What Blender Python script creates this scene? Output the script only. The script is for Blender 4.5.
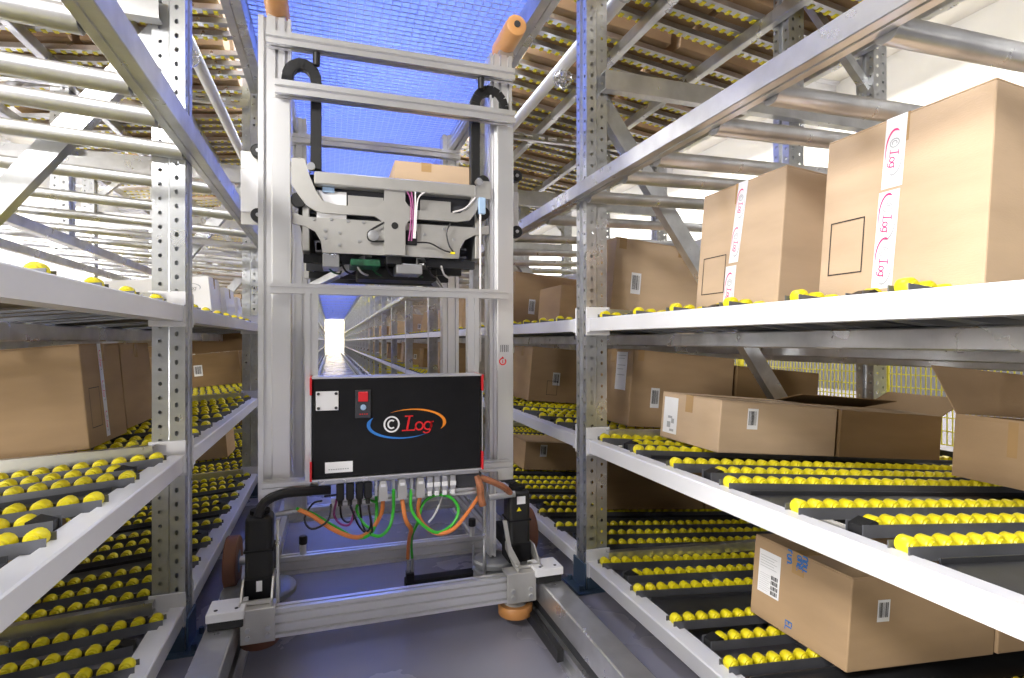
import bpy, bmesh, math, random
from mathutils import Vector, Matrix, Euler
R = random.Random(7)
PI = math.pi
for o in list(bpy.data.objects): bpy.data.objects.remove(o)
SC = bpy.context.scene
COL = SC.collection

# ------------------------------------------------------------------ camera
CAM_H = 1.1
YAW = math.atan(181 / 555)
cd = bpy.data.cameras.new('camera'); cam = bpy.data.objects.new('camera', cd); COL.objects.link(cam)
cd.sensor_fit = 'HORIZONTAL'; cd.sensor_width = 36; cd.lens = 555 / 1024 * 36; cd.shift_y = 2 / 1024
cd.clip_start = 0.02; cd.clip_end = 200
cam.location = (0, 0, CAM_H); cam.rotation_euler = (PI / 2, 0, -YAW)
SC.camera = cam

# ------------------------------------------------------------------ world, lights, exposure
w = bpy.data.worlds.new('hall_air'); SC.world = w; w.use_nodes = True
w.node_tree.nodes['Background'].inputs[0].default_value = (0.9, 0.93, 1, 1)
w.node_tree.nodes['Background'].inputs[1].default_value = 0.05
SC.view_settings.view_transform = 'Standard'; SC.view_settings.look = 'None'
SC.view_settings.gamma = 1; SC.view_settings.use_curve_mapping = False
SC.view_settings.exposure = 0.36

def area(name, loc, sx, sy, power, col, rot=(0, 0, 0)):
    l = bpy.data.lights.new(name, 'AREA'); l.shape = 'RECTANGLE'; l.size = sx; l.size_y = sy
    l.energy = power; l.color = col
    o = bpy.data.objects.new(name, l); COL.objects.link(o); o.location = loc; o.rotation_euler = rot
    return o
WARM = (1, 0.95, 0.87); COOL = (0.80, 0.86, 1)
area('hall_lamps_right', (8.9, 16, 6.2), 1.6, 29, 2600, WARM)
area('hall_lamps_left', (-7.3, 15, 6.2), 1.6, 30, 2700, WARM)
KEY = Vector((-5.2, -2.2, 1.45))   # key light added low on the left, no door there
k = area('added_left_key', KEY, 1.1, 2.0, 430, (1, 0.96, 0.90))
k.rotation_euler = (Vector((0.6, 2.2, 1.0)) - KEY).to_track_quat('-Z', 'Y').to_euler()
FRONT = Vector((-2.2, -1.3, 3.25))  # front light added to brighten masts and left carton, no known lamp there
k = area('added_front_light', FRONT, 0.7, 0.7, 165, (1, 0.97, 0.93))
k.rotation_euler = (Vector((0.3, 2.2, 1.3)) - FRONT).to_track_quat('-Z', 'Y').to_euler()
area('aisle_lamps_over_deck', (0.29, 27, 4.6), 0.5, 50, 2900, COOL)
area('aisle_end_lamp', (0.29, 52, 4.6), 3.0, 1.5, 700, (1, 0.93, 0.75))

# ------------------------------------------------------------------ materials
MATS = {}
def mat(name, col, rough=0.5, metal=0.0, noise=0.0, nscale=8.0, bump=0.0, bscale=60.0, spec=0.5, stretch=None, rvar=0.0, coat=0.0, col2=None):
    m = bpy.data.materials.new(name); m.use_nodes = True; nt = m.node_tree; b = nt.nodes['Principled BSDF']
    b.inputs['Base Color'].default_value = (*col, 1); b.inputs['Roughness'].default_value = rough
    b.inputs['Metallic'].default_value = metal; b.inputs['Specular IOR Level'].default_value = spec
    b.inputs['Coat Weight'].default_value = coat
    tc = nt.nodes.new('ShaderNodeTexCoord'); mp = nt.nodes.new('ShaderNodeMapping')
    nt.links.new(tc.outputs['Object'], mp.inputs[0])
    if stretch: mp.inputs['Scale'].default_value = stretch
    if noise or rvar or col2:
        n = nt.nodes.new('ShaderNodeTexNoise'); n.inputs['Scale'].default_value = nscale; n.inputs['Detail'].default_value = 6
        nt.links.new(mp.outputs[0], n.inputs['Vector'])
        mx = nt.nodes.new('ShaderNodeMix'); mx.data_type = 'RGBA'
        c2 = col2 or tuple(max(0, c * (1 - noise)) for c in col)
        c1 = col if col2 else tuple(min(1, c * (1 + noise * 0.6)) for c in col)
        rp = nt.nodes.new('ShaderNodeMapRange'); rp.inputs[1].default_value = 0.3; rp.inputs[2].default_value = 0.7
        nt.links.new(n.outputs['Fac'], rp.inputs[0])
        mx.inputs[6].default_value = (*c1, 1); mx.inputs[7].default_value = (*c2, 1)
        nt.links.new(rp.outputs[0], mx.inputs[0]); nt.links.new(mx.outputs[2], b.inputs['Base Color'])
        if rvar:
            r2 = nt.nodes.new('ShaderNodeMapRange'); r2.inputs[3].default_value = max(0.02, rough - rvar); r2.inputs[4].default_value = min(1, rough + rvar)
            nt.links.new(n.outputs['Fac'], r2.inputs[0]); nt.links.new(r2.outputs[0], b.inputs['Roughness'])
    if bump:
        n2 = nt.nodes.new('ShaderNodeTexNoise'); n2.inputs['Scale'].default_value = bscale; n2.inputs['Detail'].default_value = 4
        nt.links.new(mp.outputs[0], n2.inputs['Vector'])
        bp = nt.nodes.new('ShaderNodeBump'); bp.inputs['Strength'].default_value = bump; bp.inputs['Distance'].default_value = 0.01
        nt.links.new(n2.outputs['Fac'], bp.inputs['Height']); nt.links.new(bp.outputs[0], b.inputs['Normal'])
    MATS[name] = m
    return m
mat('galvanized', (0.64, 0.645, 0.665), 0.30, 0.86, 0.22, 7, rvar=0.1)
mat('galvanized_upright', (0.62, 0.635, 0.66), 0.30, 0.86, 0.25, 9, rvar=0.1)
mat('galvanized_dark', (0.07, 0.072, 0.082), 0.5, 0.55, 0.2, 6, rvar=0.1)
mat('rail_steel', (0.19, 0.197, 0.225), 0.45, 0.6, 0.15, 6)
mat('white_paint', (0.76, 0.76, 0.79), 0.35, 0.0, 0.04, 5)
mat('aluminium', (0.86, 0.86, 0.87), 0.30, 0.85, 0.03, 3, stretch=(3, 3, 0.6), rvar=0.02)
mat('plate_aluminium', (0.62, 0.61, 0.585), 0.36, 0.75, 0.14, 7, rvar=0.1)
mat('yellow_plastic', (0.86, 0.74, 0.015), 0.38, 0, 0.06, 14)
mat('black_plastic', (0.012, 0.012, 0.013), 0.42)
mat('black_paint', (0.008, 0.008, 0.010), 0.55, 0, 0.2, 20, bump=0.05, spec=0.25)
mat('cardboard', (0.43, 0.295, 0.175), 0.85, 0, 0.10, 3, bump=0.08, bscale=90, spec=0.15, stretch=(1, 1, 4))
mat('cardboard_pale', (0.55, 0.405, 0.275), 0.85, 0, 0.10, 3, bump=0.08, bscale=90, spec=0.15, stretch=(1, 1, 4))
mat('cardboard_brown', (0.28, 0.18, 0.09), 0.85, 0, 0.12, 3, bump=0.08, bscale=90, spec=0.15, stretch=(1, 1, 4))
mat('carton_overlit_white', (0.86, 0.85, 0.86), 0.7, 0, 0.04, 4)  # strong backlight on these cartons is put into the white colour
mat('paper', (0.84, 0.84, 0.87), 0.6, 0, 0.03, 9)
mat('packing_tape', (0.44, 0.28, 0.13), 0.25, 0, 0.08, 6)
mat('print_black', (0.02, 0.018, 0.018), 0.6)
mat('print_grey', (0.40, 0.41, 0.43), 0.6)
mat('print_magenta', (0.80, 0.015, 0.19), 0.6)
mat('print_blue', (0.03, 0.16, 0.48), 0.6)
mat('print_orange', (0.95, 0.30, 0.02), 0.5)
mat('print_skyblue', (0.03, 0.19, 0.60), 0.5)
mat('print_red', (0.75, 0.015, 0.02), 0.5)
mat('red_plastic', (0.70, 0.02, 0.03), 0.4)
mat('tan_polyurethane', (0.72, 0.36, 0.13), 0.4, 0, 0.12, 9)
mat('brown_rubber', (0.21, 0.085, 0.05), 0.55, 0, 0.2, 9)
mat('amber_rubber', (0.45, 0.20, 0.06), 0.45, 0, 0.2, 9)
mat('grey_disc', (0.30, 0.31, 0.33), 0.35, 0.5, 0.2, 8)
mat('green_cable', (0.05, 0.52, 0.04), 0.4)
mat('orange_cable', (0.80, 0.25, 0.07), 0.45)
mat('copper_sleeve', (0.50, 0.20, 0.10), 0.4, 0.4, 0.3, 40)
mat('white_cable', (0.78, 0.76, 0.78), 0.45)
mat('purple_cable', (0.30, 0.05, 0.20), 0.45)
mat('black_cable', (0.015, 0.013, 0.016), 0.45)
mat('green_circuit', (0.01, 0.09, 0.04), 0.5, 0, 0.6, 40)
mat('blue_plastic', (0.35, 0.50, 0.72), 0.4)
mat('blue_steel', (0.10, 0.16, 0.24), 0.4, 0.55, 0.3, 6)
mat('pipe_white', (0.84, 0.83, 0.79), 0.4)
mat('chrome_wire', (0.75, 0.75, 0.75), 0.2, 0.9)
mat('light_soak_grey', (0.10, 0.10, 0.105), 0.7)
mat('wall_grey', (0.22, 0.22, 0.23), 0.8)
mat('wall_white', (0.86, 0.86, 0.84), 0.8, 0, 0.03, 1)
mat('wall_cream', (0.88, 0.80, 0.62), 0.8, 0, 0.05, 1)
mat('ceiling_cream', (0.80, 0.77, 0.69), 0.8, 0, 0.05, 1)
mat('fence_yellow', (0.75, 0.68, 0.05), 0.45)
mat('wire_lilac', (0.55, 0.60, 0.85), 0.5)
mat('floor_epoxy', (0.27, 0.265, 0.32), 0.26, 0, 0.16, 1.6, bump=0.02, bscale=25, rvar=0.12, spec=0.5)
# blue translucent sheet of the deck over the aisle: lit from above, it glows blue by real transmission
m = bpy.data.materials.new('blue_sheet'); m.use_nodes = True; nt = m.node_tree; nt.nodes.remove(nt.nodes['Principled BSDF'])
df = nt.nodes.new('ShaderNodeBsdfDiffuse'); tr = nt.nodes.new('ShaderNodeBsdfTranslucent'); mx = nt.nodes.new('ShaderNodeMixShader')
ns = nt.nodes.new('ShaderNodeTexNoise'); ns.inputs['Scale'].default_value = 0.8
tcn = nt.nodes.new('ShaderNodeTexCoord'); nt.links.new(tcn.outputs['Object'], ns.inputs['Vector'])
cr = nt.nodes.new('ShaderNodeMix'); cr.data_type = 'RGBA'; cr.inputs[6].default_value = (0.30, 0.38, 0.72, 1); cr.inputs[7].default_value = (0.38, 0.46, 0.76, 1)
nt.links.new(ns.outputs['Fac'], cr.inputs[0])
for q in (df, tr): nt.links.new(cr.outputs[2], q.inputs['Color'])
mx.inputs[0].default_value = 0.62
nt.links.new(df.outputs[0], mx.inputs[1]); nt.links.new(tr.outputs[0], mx.inputs[2]); nt.links.new(mx.outputs[0], nt.nodes['Material Output'].inputs[0])
MATS['blue_sheet'] = m

# ------------------------------------------------------------------ mesh helper
class MB:
    def __init__(s): s.v = []; s.f = []
    def add(s, vs, fs):
        n = len(s.v); s.v += [tuple(q) for q in vs]; s.f += [tuple(i + n for i in f) for f in fs]; return s
    def box(s, x0, x1, y0, y1, z0, z1):
        return s.add([(x0, y0, z0), (x1, y0, z0), (x1, y1, z0), (x0, y1, z0), (x0, y0, z1), (x1, y0, z1), (x1, y1, z1), (x0, y1, z1)],
                     [(0, 3, 2, 1), (4, 5, 6, 7), (0, 1, 5, 4), (1, 2, 6, 5), (2, 3, 7, 6), (3, 0, 4, 7)])
    def rbox(s, x0, x1, y0, y1, z0, z1, r=0.004, seg=2):
        bm = bmesh.new(); bmesh.ops.create_cube(bm, size=1)
        for q in bm.verts: q.co = Vector(((x0 + x1) / 2 + q.co.x * (x1 - x0), (y0 + y1) / 2 + q.co.y * (y1 - y0), (z0 + z1) / 2 + q.co.z * (z1 - z0)))
        bmesh.ops.bevel(bm, geom=bm.edges[:], offset=r, segments=seg, affect='EDGES', profile=0.5)
        bm.verts.index_update()
        s.add([q.co[:] for q in bm.verts], [tuple(q.index for q in f.verts) for f in bm.faces]); bm.free(); return s
    def prism(s, poly, axis, a0, a1):
        def P(p, a): return {'x': (a, p[0], p[1]), 'y': (p[0], a, p[1]), 'z': (p[0], p[1], a)}[axis]
        n = len(poly)
        return s.add([P(p, a0) for p in poly] + [P(p, a1) for p in poly],
                     [tuple(range(n - 1, -1, -1)), tuple(range(n, 2 * n))] + [(i, (i + 1) % n, n + (i + 1) % n, n + i) for i in range(n)])
    def lathe(s, p0, axis, prof, n=12):
        # prof: (distance along axis, radius); axis is a unit vector
        a = Vector(axis).normalized(); t = Vector((0, 0, 1)) if abs(a.z) < 0.9 else Vector((1, 0, 0))
        u = a.cross(t).normalized(); v = a.cross(u); p0 = Vector(p0)
        vs = []; fs = []
        for h, r in prof:
            for i in range(n):
                c = 2 * PI * i / n; vs.append(p0 + a * h + (u * math.cos(c) + v * math.sin(c)) * r)
        for k in range(len(prof) - 1):
            for i in range(n):
                j = (i + 1) % n; fs.append((k * n + i, k * n + j, (k + 1) * n + j, (k + 1) * n + i))
        fs.append(tuple(range(n - 1, -1, -1))); fs.append(tuple(range((len(prof) - 1) * n, len(prof) * n)))
        return s.add(vs, fs)
    def cyl(s, p0, p1, r, n=12, bev=0.0):
        p0 = Vector(p0); d = Vector(p1) - p0; L = d.length
        pr = [(0, r), (L, r)] if not bev else [(0, r - bev), (bev, r), (L - bev, r), (L, r - bev)]
        return s.lathe(p0, d, pr, n)
    def tube(s, pts, r, n=8, sub=4):
        P = [Vector(p) for p in pts]
        if sub > 1 and len(P) > 2:
            Q = []
            for i in range(len(P) - 1):
                a, b, c, d = P[max(i - 1, 0)], P[i], P[i + 1], P[min(i + 2, len(P) - 1)]
                for k in range(sub):
                    t = k / sub
                    Q.append(0.5 * ((2 * b) + (c - a) * t + (2 * a - 5 * b + 4 * c - d) * t * t + (3 * b - a - 3 * c + d) * t ** 3))
            Q.append(P[-1]); P = Q
        vs = []; fs = []
        u = None
        for i, p in enumerate(P):
            t = (P[min(i + 1, len(P) - 1)] - P[max(i - 1, 0)]).normalized()
            if u is None: u = t.orthogonal().normalized()
            else: u = (u - t * u.dot(t)).normalized()
            v = t.cross(u)
            for k in range(n):
                c = 2 * PI * k / n; vs.append(p + (u * math.cos(c) + v * math.sin(c)) * r)
        for i in range(len(P) - 1):
            for k in range(n):
                j = (k + 1) % n; fs.append((i * n + k, i * n + j, (i + 1) * n + j, (i + 1) * n + k))
        fs.append(tuple(range(n - 1, -1, -1))); fs.append(tuple(range((len(P) - 1) * n, len(P) * n)))
        return s.add(vs, fs)
    def bar(s, p0, p1, poly, side=(0, 1, 0)):
        # a straight bar from p0 to p1 with a cross-section polygon (side, up)
        p0 = Vector(p0); p1 = Vector(p1); d = (p1 - p0).normalized(); sd = Vector(side); sd = (sd - d * sd.dot(d)).normalized(); up = sd.cross(d)
        n = len(poly); vs = [p + sd * a + up * b for p in (p0, p1) for a, b in poly]
        return s.add(vs, [tuple(range(n)), tuple(range(2 * n - 1, n - 1, -1))] + [(i, n + i, n + (i + 1) % n, (i + 1) % n) for i in range(n)])
    def slot(s, x0, x1, y0, y1, z0, z1, axis, mod=0.04, sw=0.011, sd=0.016):
        rng = {'x': (y0, y1, z0, z1, x0, x1), 'y': (x0, x1, z0, z1, y0, y1), 'z': (x0, x1, y0, y1, z0, z1)}[axis]
        a0, a1, b0, b1, c0, c1 = rng
        def side(L):
            k = max(1, round(L / mod)); return [(i + 0.5) * L / k for i in range(k)]
        def dip(L, dep):
            out = []
            for c in side(L): out += [(c - sw / 2, 0), (c - sw / 2, dep), (c + sw / 2, dep), (c + sw / 2, 0)]
            return out
        A = a1 - a0; B = b1 - b0; dA = min(sd, B * 0.36); dB = min(sd, A * 0.36)
        poly = [(a0, b0)] + [(a0 + t, b0 + d) for t, d in dip(A, dA)] + [(a1, b0)] + [(a1 - d, b0 + t) for t, d in dip(B, dB)] \
             + [(a1, b1)] + [(a1 - t, b1 - d) for t, d in dip(A, dA)] + [(a0, b1)] + [(a0 + d, b1 - t) for t, d in dip(B, dB)]
        return s.prism(poly, axis, c0, c1)
    def mesh(s, name, m, fn=None, smooth=False):
        me = bpy.data.meshes.new(name)
        vs = [fn(*q) for q in s.v] if fn else s.v
        me.from_pydata(vs, [], s.f); me.validate()
        bm = bmesh.new(); bm.from_mesh(me); bmesh.ops.recalc_face_normals(bm, faces=bm.faces[:]); bm.to_mesh(me); bm.free()
        if smooth:
            me.shade_smooth(); me.set_sharp_from_angle(angle=math.radians(40))
        me.materials.append(MATS[m]); return me
    def build(s, name, m, parent=None, fn=None, smooth=False, loc=(0, 0, 0)):
        o = bpy.data.objects.new(name, s.mesh(name, m, fn, smooth)); COL.objects.link(o); o.location = loc
        if parent: o.parent = parent
        return o
def inst(name, me, parent=None, loc=(0, 0, 0), rot=(0, 0, 0)):
    o = bpy.data.objects.new(name, me); COL.objects.link(o); o.location = loc; o.rotation_euler = rot
    if parent: o.parent = parent
    return o
def tag(o, label=None, cat=None, group=None, kind=None):
    if label: o['label'] = label
    if cat: o['category'] = cat
    if group: o['group'] = group
    if kind: o['kind'] = kind
    return o
def thing(name, label, cat, loc=(0, 0, 0), group=None, rot=(0, 0, 0)):
    o = bpy.data.objects.new(name, None); COL.objects.link(o); o.location = loc; o.rotation_euler = rot; o.empty_display_size = 0.1
    return tag(o, label, cat, group)

# ------------------------------------------------------------------ hall
def struct(name, label, m, *b):
    o = MB().box(*b).build(name, m); return tag(o, label, None, None, 'structure')
struct('floor', 'glossy grey epoxy floor of the warehouse hall', 'floor_epoxy', -9, 11, -7, 54, -0.1, 0)
struct('ceiling', 'cream sheet roof high over the racks', 'ceiling_cream', -9, 11, -7, 54, 7.0, 7.1)
for nm, b in (('light_soak_left', (-8.99, -8.95, -7, 54, 0, 1.7)), ('light_soak_right', (10.95, 10.99, -7, 54, 0, 1.7))): struct(nm, 'dark band added low on the hall wall to soak up bounce light', 'light_soak_grey', *b)  # bands added to keep bounced light off the lower shelves
struct('wall_left', 'white hall wall beyond the left racks', 'wall_white', -9.1, -9, -7, 54, 0, 7)
struct('wall_right', 'white hall wall beyond the right racks', 'wall_white', 11, 11.1, -7, 54, 0, 7)
struct('wall_end', 'bright cream wall at the far end of the aisle', 'wall_cream', -9, 11, 54, 54.1, 0, 7)
struct('wall_back', 'grey hall wall behind the photographer', 'wall_grey', -9, 11, -7.1, -7, 0, 7)
for i, y in enumerate((-3.0, 3.4, 9.8, 16.2, 22.6, 29)):
    g = MB().prism([(y - .12, 6.4), (y + .12, 6.4), (y + .12, 6.43), (y + .015, 6.45), (y + .015, 6.95), (y + .12, 6.97), (y + .12, 7), (y - .12, 7), (y - .12, 6.97), (y - .015, 6.95), (y - .015, 6.45), (y - .12, 6.43)], 'x', -9, 11)
    tag(g.build('trim_%d' % (i + 1), 'white_paint'), 'white steel roof girder crossing under the cream roof, number %d from the photographer' % (i + 1), None, None, 'structure')
for i, x in enumerate((-6.5, -3.5, 3.9, 6.4, 8.9)):
    g = MB().bar((x, -7, 6.90), (x, 54, 6.90), [(-.04, -.09), (.04, -.09), (.04, .09), (-.04, .09)], (1, 0, 0))
    tag(g.build('trim_%d' % (i + 7), 'ceiling_cream'), 'cream purlin running lengthwise under the roof', None, None, 'structure')

# ------------------------------------------------------------------ racks
BAY = 2.07; Y0 = 0.205
SIDES = {'right': dict(xa=1.07, sx=1, lev=[.13, .668, 1.20], lanes=[.25, .77, 1.30, 1.82], js=0.02),
         'left': dict(xa=-.49, sx=-1, lev=[.165, .70, 1.225], lanes=[.22, .74, 1.26, 1.77], js=0.06)}
SLOPE = 0.09; UPZ = 2.93; USL = 0.12
DEPTH = 1.78; PITCH = 0.0525
ORD = ['first', 'second', 'third', 'fourth', 'fifth', 'sixth', 'seventh', 'eighth', 'ninth', 'tenth', 'eleventh', 'twelfth', 'thirteenth', 'fourteenth', 'fifteenth', 'sixteenth', 'seventeenth', 'eighteenth', 'nineteenth', 'twentieth', 'twenty-first', 'twenty-second', 'twenty-third', 'twenty-fourth', 'twenty-fifth']
NB = 24
def holed(mb, A, B, z0, z1, cols, pitch, hr, off=0.0):
    """vertical sheet from A to B (xy points) with real octagonal holes: cols = fractions of the width"""
    A = Vector((*A, 0)); B = Vector((*B, 0)); L = (B - A).length; d = (B - A) / L
    cw = pitch * 0.36
    edges = [0.0]
    for c in cols: edges += [c * L - cw / 2, c * L + cw / 2]
    edges.append(L)
    def pt(a, z): q = A + d * a; return (q.x, q.y, z)
    for i in range(0, len(edges), 2):
        a, b = edges[i], edges[i + 1]
        mb.add([pt(a, z0), pt(b, z0), pt(b, z1), pt(a, z1)], [(0, 1, 2, 3)])
    for c in cols:
        a, b = c * L - cw / 2, c * L + cw / 2; m_ = c * L
        z = z0 + off
        if off: mb.add([pt(a, z0), pt(b, z0), pt(b, z), pt(a, z)], [(0, 1, 2, 3)])
        while z + pitch <= z1 + 1e-6:
            zc = z + pitch / 2
            out = [(a, z), (m_, z), (b, z), (b, zc), (b, z + pitch), (m_, z + pitch), (a, z + pitch), (a, zc)]
            inn = [(m_ + hr * math.cos(t), zc + hr * 1.15 * math.sin(t)) for t in (math.radians(225 + 45 * k) for k in range(8))]
            mb.add([pt(*q) for q in out] + [pt(*q) for q in inn], [(k, (k + 1) % 8, 8 + (k + 1) % 8, 8 + k) for k in range(8)])
            z += pitch
        mb.add([pt(a, z), pt(b, z), pt(b, z1), pt(a, z1)], [(0, 1, 2, 3)])
UH = 3.9
def upright_mesh(sx, fine, ZB=0.0):
    mb = MB(); x1 = 0.105; hy = 0.052
    if fine:
        P = 0.05
        holed(mb, (0, -hy), (0, -.014), ZB, UH, [.5], P, .0064)          # aisle face, both sides of the groove
        holed(mb, (0, .014), (0, hy), ZB, UH, [.5], P, .0064, .025)
        for a, b in (((0, -.014), (.016, -.010)), ((.016, -.010), (.016, .010)), ((.016, .010), (0, .014))):
            holed(mb, a, b, ZB, UH, [], P, .004)
        for s_ in (-1, 1):
            holed(mb, (0, s_ * hy), (.048, s_ * hy), ZB, UH, [.55], P, .0078)
            holed(mb, (.048, s_ * hy), (.054, s_ * (hy - .009)), ZB, UH, [], P, .004)
            holed(mb, (.054, s_ * (hy - .009)), (x1, s_ * (hy - .009)), ZB, UH, [.5], P, .0064, .025)
            holed(mb, (x1, s_ * (hy - .009)), (x1, s_ * .018), ZB, UH, [], P, .004)
    else:
        h = hy
        mb.prism([(0, -h), (.048, -h), (.054, -h + .009), (x1, -h + .009), (x1, h - .009), (.054, h - .009), (.048, h), (0, h), (0, .014), (.016, .010), (.016, -.010), (0, -.014)], 'z', ZB, UH)
    return mb.mesh('upright', 'galvanized_upright', lambda x, y, z: (x * sx, y, z))
def channel(w, h, t):      # C-section opening sideways
    return [(-w / 2, -h / 2), (w / 2, -h / 2), (w / 2, -h / 2 + t * 2.2), (-w / 2 + t, -h / 2 + t), (-w / 2 + t, h / 2 - t), (w / 2, h / 2 - t * 2.2), (w / 2, h / 2), (-w / 2, h / 2)]
ROLLER_W = 0.031; ROLLER_R = 0.0188
def roller_fine():
    W = ROLLER_W
    return MB().lathe((0, -W / 2, 0), (0, 1, 0), [(-.004, .005), (-.004, .010), (0, .012), (.0005, ROLLER_R * .86), (.004, ROLLER_R), (W - .004, ROLLER_R), (W - .0005, ROLLER_R * .86), (W, .012), (W + .004, .010), (W + .004, .005)], 14).mesh('roller', 'yellow_plastic', smooth=True)
ROLLER = roller_fine()
def coarse(mb, x, y, z, n=8):
    mb.lathe((x, y - ROLLER_W / 2, z), (0, 1, 0), [(0, ROLLER_R), (ROLLER_W, ROLLER_R)], n)
def rail_poly():
    W = .046; H = .030; t = .0025
    return [(-W / 2, 0), (W / 2, 0), (W / 2, H), (W / 2 - t, H), (W / 2 - t, t), (-W / 2 + t, t), (-W / 2 + t, H), (-W / 2, H)]
def rail_mb(x0, mb=None, y=0, z=0, slope=SLOPE):
    mb = mb or MB(); p = rail_poly(); n = len(p)
    vs = [(x, y + a, z + b - slope * x) for x in (x0, DEPTH) for a, b in p]
    mb.add(vs, [(0, 1, 2, 3, 4, 5, 6, 7), tuple(range(15, 7, -1))] + [(i, (i + 1) % n, n + (i + 1) % n, n + i) for i in range(n)])
    return mb
def wheel_x(mid):
    x = 0.060 if not mid else 0.135
    out = []
    while x < DEPTH - .02: out.append(x); x += PITCH
    return out
WZ = 0.0272                 # wheel axle above the rail's underside
RZ = -0.0100                # rail's underside relative to the beam top
RAILS = [(-.138, False), (0, True), (.138, False)]
CACHE = {}
def cm(key, fn):
    if key not in CACHE: CACHE[key] = fn()
    return CACHE[key]
def px_size(X, Y, Z):
    d = X * math.sin(YAW) + Y * math.cos(YAW); xc = X * math.cos(YAW) - Y * math.sin(YAW)
    if d < 0.2: return 0
    u = 512 + 555 * xc / d; v = 341 - 555 * (Z - CAM_H) / d
    return 2 * ROLLER_R * 555 / d if (-25 < u < 1050 and -25 < v < 700) else 0

def beam_mesh(sx):
    mb = MB(); L = BAY - .104
    pr = [(0, -.056), (.045, -.056), (.078, -.056), (.078, -.0112), (.046, -.0112), (.046, 0), (.004, 0), (0, -.004)]
    mb.prism(pr, 'y', .052, .052 + L)
    return mb.mesh('shelf_beam', 'white_paint', lambda x, y, z: (x * sx, y, z))
def bracket_mesh(sx):
    mb = MB()
    mb.rbox(-.004, .112, .0525, .0585, -.075, .05, .002, 1)
    mb.rbox(-.004, .0, .0585, .085, -.062, .002, .001, 1)
    return mb.mesh('bracket', 'white_paint', lambda x, y, z: (x * sx, y, z))
def bracket_mesh2(sx):
    mb = MB()
    mb.rbox(-.004, .112, BAY - .0585, BAY - .0525, -.075, .05, .002, 1)
    mb.rbox(-.004, .0, BAY - .085, BAY - .0585, -.062, .002, .001, 1)
    return mb.mesh('bracket', 'white_paint', lambda x, y, z: (x * sx, y, z))

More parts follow.
